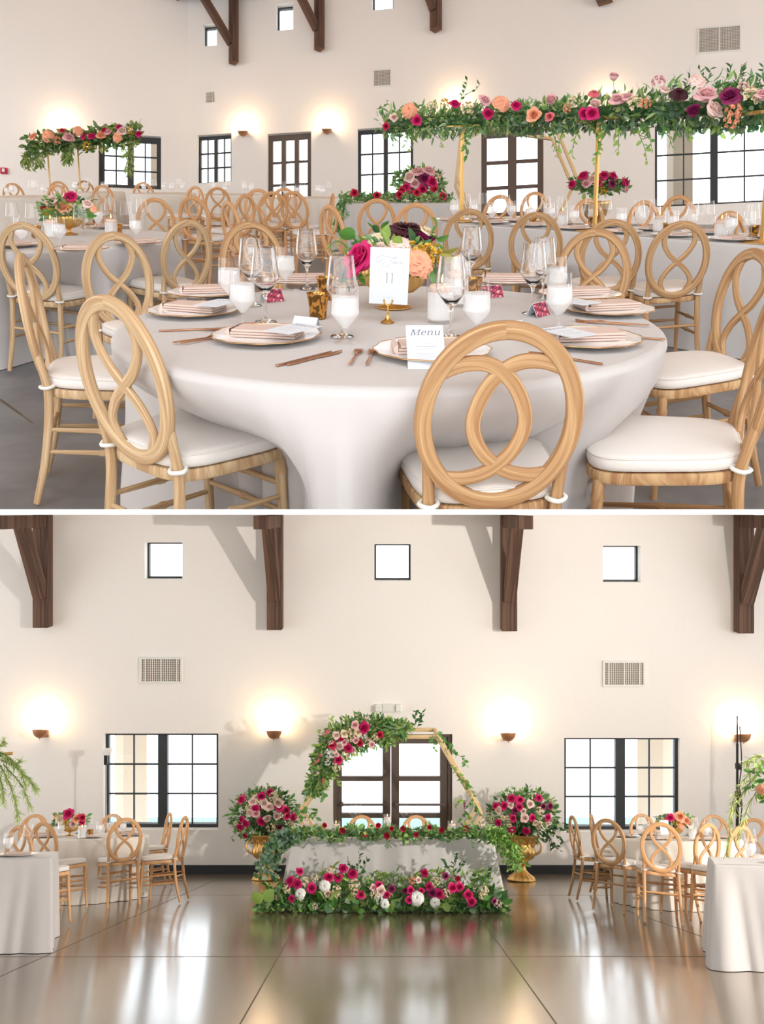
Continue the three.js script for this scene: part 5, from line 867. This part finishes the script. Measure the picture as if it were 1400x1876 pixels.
  for (const [x, y, dx, dy, n] of [[655, 1600, 4, -36, 10], [660, 1602, 14, -28, 9], [650, 1600, -14, -24, 8], [830, 1600, 4, -34, 10], [836, 1602, 14, -26, 9], [826, 1600, -10, -22, 8], [720, 1612, 8, -16, 6], [890, 1612, 6, -20, 7], [500, 1640, -12, -20, 7]]) vine(fg, [Q(x, y, 0.1), Q(x + dx * 0.45, y + dy * 0.5, 0.1), Q(x + dx, y + dy, 0.08)], 'oval', 0.06, n, M.leaf_deep);
}
// ---------------------------------------------------------------- gilded urns of flowers
function urn(px, py, label, list, cx, cy) {
  const u = thing('flower_urn', label, 'flowers'); LO.put(u, LO.at(px, py, 0), 0);
  const prof = [[0.0005, 0], [0.2, 0], [0.205, 0.02], [0.19, 0.035], [0.18, 0.06], [0.12, 0.1], [0.075, 0.14], [0.062, 0.19], [0.075, 0.22], [0.09, 0.235], [0.075, 0.25], [0.1, 0.27], [0.17, 0.31], [0.205, 0.37], [0.2, 0.42], [0.175, 0.47], [0.18, 0.52], [0.215, 0.575], [0.24, 0.6], [0.235, 0.615], [0.2, 0.6], [0.0005, 0.5]], g = lathe(prof, 72), p = g.attributes.position;
  for (let i = 0; i < p.count; i++) { const y = p.getY(i), a = Math.atan2(p.getZ(i), p.getX(i)), k = y > 0.28 && y < 0.45 ? 1 + 0.05 * Math.cos(a * 12) * Math.sin((y - 0.28) / 0.17 * 3.14) : y < 0.13 ? 1 + 0.03 * Math.cos(a * 16) : 1; p.setX(i, p.getX(i) * k); p.setZ(i, p.getZ(i) * k); }
  g.computeVertexNormals(); mesh('urn', g, M.gold, u);
  for (const s of [-1, 1]) mesh('handle', tube([V(s * 0.2, 0.36, 0), V(s * 0.27, 0.4, 0), V(s * 0.29, 0.48, 0), V(s * 0.255, 0.54, 0), V(s * 0.235, 0.51, 0), V(s * 0.25, 0.48, 0)], [0.016, 0.018, 0.016, 0.013, 0.01, 0.006], 24, 8), M.gold, u);
  const rib = []; for (let k = 0; k < 12; k++) { const a = k / 12 * 6.283; rib.push(tube([V(Math.cos(a) * 0.182, 0.44, Math.sin(a) * 0.182), V(Math.cos(a + 0.16) * 0.188, 0.49, Math.sin(a + 0.16) * 0.188), V(Math.cos(a) * 0.204, 0.545, Math.sin(a) * 0.204), V(Math.cos(a - 0.12) * 0.192, 0.51, Math.sin(a - 0.12) * 0.192)], 0.008, 14, 5)); }
  tag(mesh('relief', merge(rib), M.gold, u), null, null, null, 'stuff');
  u.updateMatrixWorld(true); const inv = u.matrixWorld.clone().invert(), z = -u.position.z + 0.28, P = (x, y, d) => seen(x, y, z - d).applyMatrix4(inv);
  const ball = (x, y) => { const q = ((x - cx) / 66) ** 2 + ((y - cy) / 52) ** 2; return 0.34 * Math.sqrt(Math.max(0, 1 - q)); };
  mesh('core', new THREE.IcosahedronGeometry(0.26, 3).translate(0, 0.86, 0), M.leaf_deep, u);
  flowerList(u, list, (x, y) => seen(x, y, z - 0.06 - ball(x, y)), (x, y) => V((x - cx) * 0.016, (cy - y) * 0.016 + 0.15, 0.9));
  foliage(u, 900, 'oval', 0.075, () => { const a = rr(0, 6.283), r = Math.sqrt(rnd()) * 1.08, x = cx + Math.cos(a) * r * 58, y = cy + Math.sin(a) * r * 44 + (Math.sin(a) > 0 ? 4 : 0); return [P(x, y, ball(x, y) * rr(0.5, 1) - 0.03), V(Math.cos(a) + rr(-0.5, 0.5), -Math.sin(a) + rr(-0.5, 0.5), rr(0, 0.9))]; });
  return { u, P };
}
{
  seed = 411;
  const A = urn(487, 1612, 'gilded urn of magenta and blush roses left of the sweetheart table', [[445, 1466, 'rose', 'magenta', 0.07], [480, 1460, 'rose', 'magenta', 0.075], [495, 1452, 'rose', 'magenta', 0.062], [485, 1472, 'rose', 'blush', 0.07], [509, 1472, 'rose', 'blush', 0.072], [464, 1470, 'rose', 'blush', 0.068], [469, 1480, 'rose', 'magenta', 0.062], [493, 1478, 'rose', 'blush', 0.07], [459, 1488, 'rose', 'blush', 0.062], [470, 1490, 'rose', 'pink', 0.068], [480, 1504, 'rose', 'magenta', 0.075], [489, 1498, 'rose', 'blush', 0.062], [507, 1495, 'rose', 'blush', 0.06], [511, 1479, 'rose', 'magenta', 0.065], [523, 1484, 'rose', 'magenta', 0.068], [525, 1495, 'rose', 'magenta', 0.062], [537, 1496, 'rose', 'magenta', 0.066], [445, 1501, 'rose', 'magenta', 0.062], [441, 1514, 'rose', 'magenta', 0.064], [452, 1508, 'rose', 'magenta', 0.06], [496, 1516, 'cluster', 'cream', 0.075], [512, 1514, 'rose', 'plum', 0.05], [450, 1530, 'rose', 'magenta', 0.045], [501, 1460, 'cluster', 'cream', 0.075], [456, 1479, 'cluster', 'cream', 0.06], [518, 1490, 'cluster', 'cream', 0.065], [475, 1468, 'cluster', 'cream', 0.06], [532, 1508, 'cluster', 'cream', 0.06], [433, 1508, 'cluster', 'cream', 0.05], [470, 1462, 'rose', 'blush', 0.05], [504, 1484, 'cluster', 'white', 0.05], [442, 1484, 'cluster', 'white', 0.05]], 487, 1492);
  for (const [x, y, dx, dy, n] of [[440, 1490, -26, 4, 8], [440, 1512, -16, 26, 8], [472, 1455, -4, -16, 6], [490, 1450, 2, -12, 5], [435, 1475, -12, -10, 5], [520, 1470, 16, -14, 7]]) vine(A.u, [A.P(x, y, 0.2), A.P(x + dx * 0.5, y + dy * 0.4, 0.22), A.P(x + dx, y + dy, 0.2)], 'oval', 0.07, n, M.leaf_green);
  const B = urn(956, 1614, 'gilded urn of magenta and white roses right of the sweetheart table', [[938, 1464, 'rose', 'magenta', 0.07], [952, 1466, 'rose', 'magenta', 0.07], [986, 1463, 'rose', 'magenta', 0.068], [925, 1477, 'rose', 'magenta', 0.068], [936, 1475, 'rose', 'blush', 0.06], [951, 1478, 'rose', 'magenta', 0.066], [970, 1473, 'rose', 'blush', 0.068], [910, 1477, 'rose', 'magenta', 0.055], [915, 1484, 'rose', 'blush', 0.066], [959, 1486, 'rose', 'blush', 0.05], [940, 1499, 'rose', 'magenta', 0.06], [961, 1498, 'rose', 'blush', 0.068], [974, 1498, 'rose', 'magenta', 0.058], [1002, 1497, 'rose', 'magenta', 0.06], [1006, 1477, 'rose', 'plum', 0.066], [1002, 1507, 'rose', 'blush', 0.052], [914, 1507, 'rose', 'magenta', 0.055], [980, 1507, 'rose', 'cream', 0.045], [988, 1509, 'rose', 'cream', 0.042], [932, 1500, 'cluster', 'cream', 0.055], [922, 1498, 'rose', 'cream', 0.045], [963, 1521, 'rose', 'magenta', 0.066], [938, 1518, 'rose', 'magenta', 0.058], [989, 1485, 'cluster', 'cream', 0.066], [994, 1478, 'rose', 'plum', 0.055], [935, 1526, 'rose', 'plum', 0.045], [944, 1484, 'rose', 'plum', 0.055], [901, 1502, 'cluster', 'cream', 0.05], [986, 1515, 'rose', 'cream', 0.038], [933, 1510, 'cluster', 'cream', 0.05]], 958, 1492);
  for (const [x, y, dx, dy, n] of [[1000, 1510, 44, 14, 12], [998, 1518, 34, 24, 11], [990, 1520, 24, 34, 10], [1004, 1504, 34, 6, 9], [1000, 1526, 16, 26, 8], [966, 1458, 2, -18, 7], [905, 1478, -16, -4, 6], [1008, 1516, 44, 4, 10], [996, 1524, 30, 34, 10]]) vine(B.u, [B.P(x, y, 0.24), B.P(x + dx * 0.5, y + dy * 0.4, 0.26), B.P(x + dx, y + dy, 0.22)], 'oval', 0.075, n, M.leaf_deep);
}
// ---------------------------------------------------------------- hexagonal floral arch
{
  seed = 501;
  const z = 11.65, a = thing('hexagon_arch', 'double hexagon wooden arch before the doors, flowers massed at its upper left', 'arch'); a.position.set(0, 0, -z);
  const hex = [[640, 1337], [797, 1337], [876, 1474], [800, 1610], [634, 1610], [553, 1480]].map(([x, y]) => V((x - CX) / F * z, (CY - y) / F * z, 0)), back = V(0, 0, 0), front = V(0, 0, 0.36);
  for (let i = 0; i < 6; i++) {
    const p = hex[i], q = hex[(i + 1) % 6];
    mesh('timber', beam(p, q, 0.05, 0.05), M.archWood, a); mesh('timber', beam(p.clone().add(front), q.clone().add(front), 0.05, 0.05), M.archWood, a);
    mesh('spacer', beam(p, p.clone().add(front), 0.045, 0.045), M.archWood, a);
    mesh('spacer', beam(p.clone().lerp(q, 0.5), p.clone().lerp(q, 0.5).add(front), 0.04, 0.04), M.archWood, a);
  }
  const g = thing('arch_flowers', 'mass of pink, cream and magenta flowers with greenery on the upper left of the arch', 'flowers'); g.position.set(hex[0].x, hex[0].y, -z + 0.36); g.updateMatrixWorld(true);
  const gi = g.matrixWorld.clone().invert(), zf = z - 0.36, P = (x, y, d = 0) => seen(x, y, zf - d).applyMatrix4(gi);
  flowerList(g, [[650, 1328, 'rose', 'pink', 0.065], [669, 1334, 'rose', 'magenta', 0.085], [616, 1348, 'rose', 'blush', 0.06], [630, 1345, 'rose', 'cream', 0.06], [646, 1341, 'cluster', 'cream', 0.075], [657, 1342, 'rose', 'cream', 0.06], [609, 1366, 'rose', 'red', 0.068], [607, 1363, 'cluster', 'blush', 0.05], [624, 1366, 'rose', 'blush', 0.068], [630, 1360, 'rose', 'pink', 0.05], [625, 1354, 'rose', 'magenta', 0.05], [639, 1370, 'rose', 'magenta', 0.072], [652, 1356, 'rose', 'pink', 0.05], [660, 1362, 'rose', 'red', 0.052], [697, 1346, 'rose', 'red', 0.05], [688, 1350, 'cluster', 'cream', 0.06], [680, 1364, 'rose', 'pink', 0.055], [675, 1358, 'cluster', 'blush', 0.06], [605, 1380, 'cluster', 'white', 0.085], [620, 1392, 'rose', 'magenta', 0.07], [632, 1384, 'cluster', 'cream', 0.075], [617, 1404, 'cluster', 'cream', 0.075], [587, 1384, 'spike', 'coral', 0.07], [582, 1394, 'spike', 'coral', 0.06], [599, 1341, 'spike', 'coral', 0.075], [592, 1430, 'spike', 'coral', 0.055], [582, 1416, 'spike', 'pink', 0.055], [653, 1310, 'spike', 'pink', 0.05], [671, 1316, 'spike', 'pink', 0.045], [647, 1374, 'rose', 'pink', 0.05], [640, 1354, 'cluster', 'cream', 0.05], [666, 1347, 'cluster', 'white', 0.055], [612, 1375, 'rose', 'blush', 0.045], [600, 1397, 'cluster', 'white', 0.05], [617, 1382, 'rose', 'blush', 0.045]], (x, y) => seen(x, y, zf - 0.22), () => V(rr(-0.5, 0.5), rr(-0.2, 0.5), 0.9));
  const path = [[745, 1335, 10], [715, 1338, 22], [680, 1340, 32], [645, 1346, 36], [618, 1362, 34], [600, 1385, 28], [592, 1410, 20], [582, 1432, 13], [572, 1448, 10]];
  const spot = () => { const k = rnd() * (path.length - 1), i = Math.floor(k), f = k - i, m = (n) => path[i][n] + (path[i + 1][n] - path[i][n]) * f, an = rr(0, 6.28), r = Math.sqrt(rnd()) * m(2); return [m(0) + Math.cos(an) * r * 0.9, m(1) + Math.sin(an) * r * 0.9, an]; };
  foliage(g, 1700, 'oval', 0.085, () => { const [x, y, an] = spot(); return [P(x, y, rr(-0.25, 0.16)), V(Math.cos(an) + rr(-0.6, 0.6), -Math.sin(an) + rr(-0.6, 0.6), rr(0, 0.8))]; });
  foliage(g, 450, 'narrow', 0.11, () => { const [x, y, an] = spot(); return [P(x, y, rr(-0.2, 0.2)), V(Math.cos(an) + rr(-0.4, 0.4), -Math.sin(an) + rr(-0.4, 0.4), rr(0, 0.6))]; }, ['#8fae55', '#a2bd62', '#76a04a'].map((c) => new THREE.Color(c)));
  for (const [x, y, dx, dy, n, m] of [[620, 1335, -14, -18, 8, 'light'], [605, 1350, -24, -10, 8, 'light'], [600, 1368, -26, -4, 8, 'light'], [595, 1372, -20, 10, 7, 'light'], [650, 1320, 6, -14, 6, 'green'], [690, 1330, 6, -20, 8, 'deep'], [700, 1332, 10, -14, 6, 'green'], [705, 1345, 6, 28, 9, 'light'], [715, 1340, 4, 26, 9, 'light'], [760, 1332, 2, -30, 10, 'deep'], [765, 1332, 8, -28, 10, 'deep'], [610, 1410, 8, 26, 8, 'light'], [600, 1415, -4, 22, 7, 'light']]) vine(g, [P(x, y, 0.18), P(x + dx * 0.5, y + dy * 0.5, 0.2), P(x + dx, y + dy, 0.18)], 'oval', 0.075, n, M['leaf_' + m]);
  const v = thing('leaf_vine', 'smilax vine winding down the right side of the arch', 'vine'); v.position.copy(seen(835, 1400, zf)); v.updateMatrixWorld(true); const vi = v.matrixWorld.clone().invert(), W = (x, y, d) => seen(x, y, zf - d).applyMatrix4(vi);
  for (const [pts, n] of [[[[800, 1342], [812, 1352], [822, 1362], [830, 1376]], 14], [[[820, 1366], [836, 1380], [850, 1392], [852, 1402]], 14], [[[826, 1400], [834, 1412], [846, 1424], [856, 1440]], 16], [[[838, 1420], [852, 1432], [860, 1444], [868, 1456]], 14], [[[866, 1462], [858, 1476], [850, 1490], [844, 1508]], 14], [[[856, 1466], [842, 1470], [834, 1476]], 8], [[[870, 1470], [876, 1482], [880, 1490]], 7], [[[792, 1345], [794, 1358], [796, 1376]], 5], [[[850, 1486], [862, 1496], [866, 1508]], 8]]) vine(v, pts.map(([x, y], i) => W(x, y, 0.06 + 0.03 * (i % 2))), 'wide', 0.07, n, M[n % 4 ? 'leaf_green' : 'leaf_light']);
  flower(v, 'spike', 'plum', W(851, 1474, 0.1), V(0, -1, 0.3), 0.05);
  const w = thing('leaf_vine', 'leafy vine on the lower left corner of the arch', 'vine'); w.position.copy(seen(556, 1480, zf)); w.updateMatrixWorld(true); const wi = w.matrixWorld.clone().invert(), X = (x, y, d) => seen(x, y, zf - d).applyMatrix4(wi);
  for (const [pts, n] of [[[[582, 1436], [574, 1446], [566, 1452], [560, 1462]], 14], [[[578, 1440], [586, 1448], [592, 1456]], 8], [[[556, 1476], [562, 1486], [572, 1492], [580, 1500]], 12], [[[552, 1482], [546, 1492], [556, 1500]], 9], [[[572, 1452], [584, 1460], [596, 1462]], 7], [[[566, 1482], [576, 1484], [582, 1490]], 7]]) vine(w, pts.map(([x, y], i) => X(x, y, 0.06 + 0.03 * (i % 2))), 'wide', 0.07, n, M.leaf_green);
}
// ---------------------------------------------------------------- round tables at the sides
function settingsOn(centre, r, n, label, sd) {
  const [u, v] = LO.flat(centre), P = (k, q, d = 0) => { const a = k / n * 6.283 + sd + d; return LO.plane(u + Math.cos(a) * r * q, v + Math.sin(a) * r * q, TT); }, all = [...Array(n).keys()];
  const each = (q, d, make) => { const ps = all.map((k) => P(k, q, d)), rk = fromLeft(ps); ps.forEach((p, k) => make(p, rk[k], k)); };
  each(0.5, 0, (p, w) => wineGlass(LO, p, w + ' wine glass from left on the ' + label, 'glasses on the ' + label));
  each(0.58, 0.28, (p, w) => waterGoblet(LO, p, w + ' water goblet from left on the ' + label, 'glasses on the ' + label));
  each(0.76, 0, (p, w, k) => {
    const c = thing('charger_plate', w + ' white charger plate from left on the ' + label, 'plate', 'plates on the ' + label); mesh('dish', ware.plate, M.china, c); LO.put(c, p, 0, false);
    const m = mesh('napkin', ware.napkin, M.napkin); tag(m, w + ' blush napkin from left on the ' + label, 'napkin', 'napkins on the ' + label); LO.put(m, p, k / n * 360, false);
  });
}
function lowBowl(p, label, list, sd) {
  seed = sd; const c = compote(LO, p, label, 0.1), z = -p.z, q = [(p.x / z) * F + CX, CY - (p.y / z) * F];
  flowerList(c, list, (x, y) => seen(x, y, z - 0.1), (x, y) => V((x - q[0]) * 0.02, 0.5, 0.8));
  foliage(c, 260, 'oval', 0.06, () => { const a = rr(0, 6.28), h = rr(0.11, 0.24), r = rr(0.03, 0.2); return [V(Math.cos(a) * r, h, Math.sin(a) * r * 0.7), V(Math.cos(a), rr(0, 0.9), Math.sin(a))]; });
}
{
  const p = LO.base(158, 1531, TH), C = LO.flat(p), R0 = 0.76, G = 'chairs round the lower left table', near = [[C, R0 + 0.06]];
  const ch = [chairAt(LO, 'far', 238, 1540, 32, 'wood chair front right of the lower left table, back turned to us', G, 0, near), chairAt(LO, 'far', 313, 1524, 118, 'wood chair behind the edge-on one, far right of the lower left table', G, 0, near), chairAt(LO, 'far', 342, 1536, 88, 'wood chair seen edge-on at the right of the lower left table', G, 0, near), chairAt(LO, 'far', 92, 1546, -24, 'wood chair at front left of the lower left table, beside the near cloth', G, 0, near), chairAt(LO, 'far', 50, 1557, -30, 'wood chair partly behind the near left table and the front left chair', G, 0, near), chairAt(LO, 'far', 70, 1524, 190, 'wood chair top showing at far left behind the lower left table', G, 0, near), chairAt(LO, 'far', 210, 1525, 172, 'wood chair top showing behind the lower left table before the window', G, 0, near)];
  table(LO, p, 0, roundCloth(R0, TH, 7.7, 0.015, 0.05, pushes(LO, C, ch)), M.clothIvory, 'round table at the left of the lower room, ivory cloth to the floor', discTop(R0, TH));
  settingsOn(p, R0, 6, 'lower left table', 3);
  lowBowl(TL(127, 1531), 'gold bowl of magenta, peach and yellow flowers on the lower left table', [[126, 1492, 'rose', 'magenta', 0.075], [112, 1502, 'rose', 'cream', 0.06], [140, 1500, 'rose', 'peach', 0.06], [119, 1508, 'rose', 'yellow', 0.05], [150, 1498, 'rose', 'red', 0.05], [104, 1497, 'cluster', 'yellow', 0.04], [134, 1510, 'rose', 'blush', 0.055], [150, 1507, 'rose', 'magenta', 0.04]], 611);
  floatingCandle(LO, TL(150, 1537), 'floating candle right of the bowl on the lower left table', 'candles on the side tables'); votive(LO, TL(165, 1533), 'gold votive on the lower left table', 'votives on the side tables');
}
{
  const p = LO.base(1238, 1535, TH), C = LO.flat(p), R0 = 0.74, G = 'chairs round the lower right table', near = [[C, R0 + 0.06]];
  const ch = [chairAt(LO, 'far', 1200, 1553, -12, 'wood chair in front of the lower right table, back straps facing us', G, 0, near), chairAt(LO, 'warm', 1106, 1544, -42, 'darker wood chair at front left of the lower right table', G, 0, near), chairAt(LO, 'warm', 1046, 1534, -88, 'wood chair seen edge-on at the left of the lower right table', G, 0, near), chairAt(LO, 'warm', 1081, 1529, -112, 'wood chair half hidden behind the front left chair, lower right table', G, 0, near), chairAt(LO, 'far', 1172, 1525, 190, 'wood chair top showing behind the lower right table at left', G, 0, near), chairAt(LO, 'far', 1302, 1526, 172, 'wood chair top showing behind the lower right table at right', G, 0, near), chairAt(LO, 'far', 1372, 1533, 140, 'wood chair behind the near right table by the black stand', G, 0, near), chairAt(LO, 'far', 1284, 1550, 30, 'wood chair right of the front one, lower right table, seat by the near cloth', G, 0, near), chairAt(LO, 'far', 1343, 1556, 30, 'wood oval-back chair rising behind the corner of the near right table', G, 0, near)];
  table(LO, p, 0, roundCloth(R0, TH, 9.1, 0.015, 0.05, pushes(LO, C, ch)), M.clothIvory, 'round table at the right of the lower room, ivory cloth to the floor', discTop(R0, TH));
  settingsOn(p, R0, 6, 'lower right table', 5);
  lowBowl(TL(1238, 1535), 'gold bowl of peach, yellow and magenta flowers on the lower right table', [[1228, 1499, 'rose', 'magenta', 0.055], [1245, 1497, 'rose', 'peach', 0.065], [1255, 1504, 'rose', 'peach', 0.06], [1262, 1510, 'rose', 'blush', 0.055], [1238, 1506, 'cluster', 'yellow', 0.05], [1216, 1505, 'cluster', 'yellow', 0.045], [1248, 1512, 'carnation', 'peach', 0.055], [1268, 1502, 'cluster', 'cream', 0.04]], 633);
  const c = thing('table_number', 'white number card on the lower right table', 'sign'); mesh('stand', lathe([[0.0005, 0], [0.023, 0], [0.0235, 0.003], [0.006, 0.012], [0.0032, 0.06], [0.0005, 0.062]], 16), M.brass, c); mesh('card', box(0.11, 0.15, 0.002, 0, 0.135, 0, 0.0008), M.card, c); LO.put(c, TL(1220, 1539), 10, false);
  floatingCandle(LO, TL(1270, 1540), 'floating candle right of the bowl on the lower right table', 'candles on the side tables'); votive(LO, TL(1284, 1537), 'gold votive on the lower right table', 'votives on the side tables');
}
// ---------------------------------------------------------------- near tables cut by the frame
{
  const P = LO.flat(LO.at(96, 1571, TH)), t = R(17), c = [P[0] - 1.2 * Math.cos(t) - 0.4 * Math.sin(t), P[1] - 1.2 * Math.sin(t) + 0.4 * Math.cos(t)];
  table(LO, LO.plane(...c), 17, rectCloth(2.4, 0.8, TH, 3.3, 0.045, 0.02), M.cloth, 'long near table cut by the left edge, white cloth in soft pleats', box(2.3, 0.025, 0.7, 0, TH - 0.018, 0));
  const p = thing('charger_plate', 'white charger plate on the near left table', 'plate'); mesh('dish', ware.plate, M.china, p); LO.put(p, LO.plane(P[0] - 0.34, P[1] + 0.12, TT), 0, false);
  const n = mesh('napkin', ware.napkin, M.napkin); tag(n, 'blush napkin on the plate of the near left table', 'napkin'); LO.put(n, LO.plane(P[0] - 0.34, P[1] + 0.12, TT), 20, false);
  waterGoblet(LO, LO.plane(P[0] - 0.5, P[1] + 0.3, TT), 'water goblet on the near left table at the frame edge', 'glasses on the near left table'); wineGlass(LO, LO.plane(P[0] - 0.38, P[1] + 0.42, TT), 'wine glass on the near left table at the frame edge', 'glasses on the near left table');
  stand(LO, LO.plane(P[0] - 0.62, P[1] + 0.1, TT), 0.82, 17, 'gold garland stand on the near left table');
  seed = 701; const z = 6.0, g = thing('hanging_garland', 'feathery pale green fern hanging in at the left edge', 'garland'); g.position.copy(seen(-40, 1380, z)); const L = (x, y, d = 0) => seen(x, y, z - d).sub(g.position);
  mesh('core', tube([L(-220, 1372), L(-100, 1374), L(-10, 1378)], 0.05, 16, 7), M.leaf_deep, g);
  foliage(g, 300, 'oval', 0.07, () => [L(rr(-200, -5), 1378 + rr(-22, 24), rr(-0.1, 0.1)), V(rr(-1, 1), rr(-1, 0.6), rr(0, 0.6))]);
  for (const [pts, n] of [[[[-20, 1370], [12, 1385], [34, 1408], [46, 1436]], 60], [[[-10, 1376], [24, 1400], [50, 1424], [66, 1446]], 70], [[[-15, 1380], [10, 1420], [26, 1460], [34, 1500]], 70], [[[-10, 1372], [2, 1364], [8, 1358]], 24], [[[-12, 1390], [4, 1440], [6, 1470]], 50], [[[0, 1392], [28, 1402], [36, 1394]], 30], [[[6, 1400], [40, 1440], [56, 1478]], 40]]) {
    const c = new THREE.CatmullRomCurve3(pts.map(([x, y], i) => L(x, y, 0.02 * i))); mesh('fern_stem', tube(pts.map(([x, y], i) => L(x, y, 0.02 * i)), [0.004, 0.0015], 16, 5), M.stem, g);
    foliage(g, n * 3, 'needle', 0.052, (i) => { const k = (i + 0.5) / (n * 3), d = c.getTangent(k); return [c.getPoint(k), d.add(V(rr(-1, 1), rr(-1, 0.6), rr(-0.4, 0.6)))]; }, ['#c9d98a', '#b6cc78', '#d6e2a2', '#a6c06c'].map((q) => new THREE.Color(q)));
  }
}
{
  const P = LO.flat(LO.at(1306, 1583, TH)), t = R(-18), c = [P[0] + 1.2 * Math.cos(t) - 0.4 * Math.sin(t), P[1] + 1.2 * Math.sin(t) + 0.4 * Math.cos(t)];
  table(LO, LO.plane(...c), -18, rectCloth(2.4, 0.8, TH, 6.6, 0.09, 0.026), M.cloth, 'long near table cut by the right edge, pale cloth with long folds', box(2.3, 0.025, 0.7, 0, TH - 0.018, 0));
  waterGoblet(LO, LO.plane(P[0] + 0.34, P[1] + 0.12, TT), 'water goblet on the near right table', 'glasses on the near right table'); wineGlass(LO, LO.plane(P[0] + 0.42, P[1] + 0.3, TT), 'wine glass on the near right table', 'glasses on the near right table');
  const p = thing('charger_plate', 'white charger plate on the near right table', 'plate'); mesh('dish', ware.plate, M.china, p); LO.put(p, LO.plane(P[0] + 0.62, P[1] + 0.02, TT), 0, false);
  stand(LO, LO.plane(P[0] + 0.85, P[1] + 0.1, TT), 0.82, -18, 'gold garland stand on the near right table');
  seed = 733; const z = 5.6, g = thing('hanging_garland', 'loose greenery with pale stems hanging in at the right edge', 'garland'); g.position.copy(seen(1440, 1420, z)); g.updateMatrixWorld(true); const L = (x, y, d = 0) => seen(x, y, z - d).sub(g.position);
  mesh('core', tube([L(1420, 1425), L(1500, 1420), L(1600, 1418)], 0.05, 16, 7), M.leaf_deep, g);
  foliage(g, 260, 'oval', 0.07, () => [L(rr(1410, 1580), 1425 + rr(-26, 30), rr(-0.1, 0.1)), V(rr(-1, 1), rr(-1, 0.6), rr(0, 0.6))]);
  for (const [x, y, dx, dy, n, m] of [[1412, 1415, -38, 0, 9, 'green'], [1412, 1425, -40, 18, 10, 'green'], [1410, 1435, -22, 24, 8, 'light'], [1412, 1408, -30, -10, 7, 'light'], [1410, 1440, -10, 30, 7, 'green']]) vine(g, [L(x, y, 0.04), L(x + dx * 0.5, y + dy * 0.5, 0.06), L(x + dx, y + dy, 0.05)], 'oval', 0.06, n, M['leaf_' + m]);
  for (const [pts, n] of [[[[1410, 1390], [1380, 1410], [1350, 1450], [1336, 1500]], 60], [[[1405, 1400], [1370, 1440], [1344, 1490], [1332, 1560]], 70], [[[1410, 1385], [1385, 1388], [1364, 1396]], 40], [[[1405, 1420], [1370, 1480], [1352, 1540]], 40]]) {
    const c = new THREE.CatmullRomCurve3(pts.map(([x, y], i) => L(x, y, 0.02 * i))); mesh('fern_stem', tube(pts.map(([x, y], i) => L(x, y, 0.02 * i)), [0.003, 0.001], 16, 5), M.stem, g);
    foliage(g, n * 2, 'needle', 0.055, (i) => { const k = (i + 0.5) / (n * 2), d = c.getTangent(k); return [c.getPoint(k), d.add(V(rr(-1, 1), rr(-1, 0.6), rr(-0.4, 0.6)))]; }, ['#c2cf7a', '#d0d79a', '#aebf62'].map((q) => new THREE.Color(q)));
  }
  flower(g, 'carnation', 'peach', L(1396, 1446, 0.1), V(-0.4, -0.4, 0.8), 0.045);
}
// ---------------------------------------------------------------- light stands by the windows
{
  const s = thing('light_stand', 'black light stand pole in front of the right-hand wall sconce', 'stand'), z = 12.2; s.position.set((1351 - CX) / F * z, 0, -z);
  const Y = (y) => (CY - y) / F * z, foot = (-LO.D - LO.u.z * -z) / LO.u.y;
  mesh('pole', rod(V(0, foot + 0.35, 0), V(0, Y(1312), 0), [[0, 0.022], [0.45, 0.022], [0.451, 0.018], [0.8, 0.018], [0.801, 0.012], [1, 0.01]]), M.black, s);
  for (const y of [1404, 1456, 1472]) mesh('clamp', box(0.07, 0.09, 0.07, 0.012, Y(y), 0, 0.012), M.black, s);
  for (let k = 0; k < 3; k++) { const a = k * 2.094 + 0.5, y0 = foot - LO.u.z / LO.u.y * Math.sin(a) * 0.45; mesh('leg', rod(V(0, foot + 0.5, 0), V(Math.cos(a) * 0.45, y0 + 0.012, Math.sin(a) * 0.45), [[0, 0.012], [1, 0.012]]), M.black, s); }
  mesh('cable', tube([V(0.03, Y(1330), 0.02), V(0.05, Y(1400), 0.03), V(0.02, Y(1440), 0.03), V(0.06, Y(1470), 0.02), V(0.03, Y(1510), 0.03)], 0.008, 30, 6), M.black, s);
}
{
  const s = thing('light_stand', 'slim grey stand with a small white flash head beside the left window', 'stand'), z = 12.3; s.position.set((194 - CX) / F * z, 0, -z);
  const Y = (y) => (CY - y) / F * z, foot = (-LO.D - LO.u.z * -z) / LO.u.y;
  M.grey = std({ color: '#b9b4ae', roughness: 0.5 });
  mesh('pole', rod(V(0, foot + 0.3, 0), V(0, Y(1380), 0), [[0, 0.014], [0.5, 0.014], [0.501, 0.011], [1, 0.009]]), M.grey, s);
  mesh('flash_head', box(0.13, 0.09, 0.1, 0.02, Y(1377), 0, 0.012), M.white, s); mesh('clamp', box(0.05, 0.16, 0.05, 0, Y(1391), 0, 0.01), M.black, s);
  for (let k = 0; k < 3; k++) { const a = k * 2.094 + 0.5, y0 = foot - LO.u.z / LO.u.y * Math.sin(a) * 0.4; mesh('leg', rod(V(0, foot + 0.45, 0), V(Math.cos(a) * 0.4, y0 + 0.01, Math.sin(a) * 0.4), [[0, 0.009], [1, 0.009]]), M.grey, s); }
}

renderer.render(scene, camera);
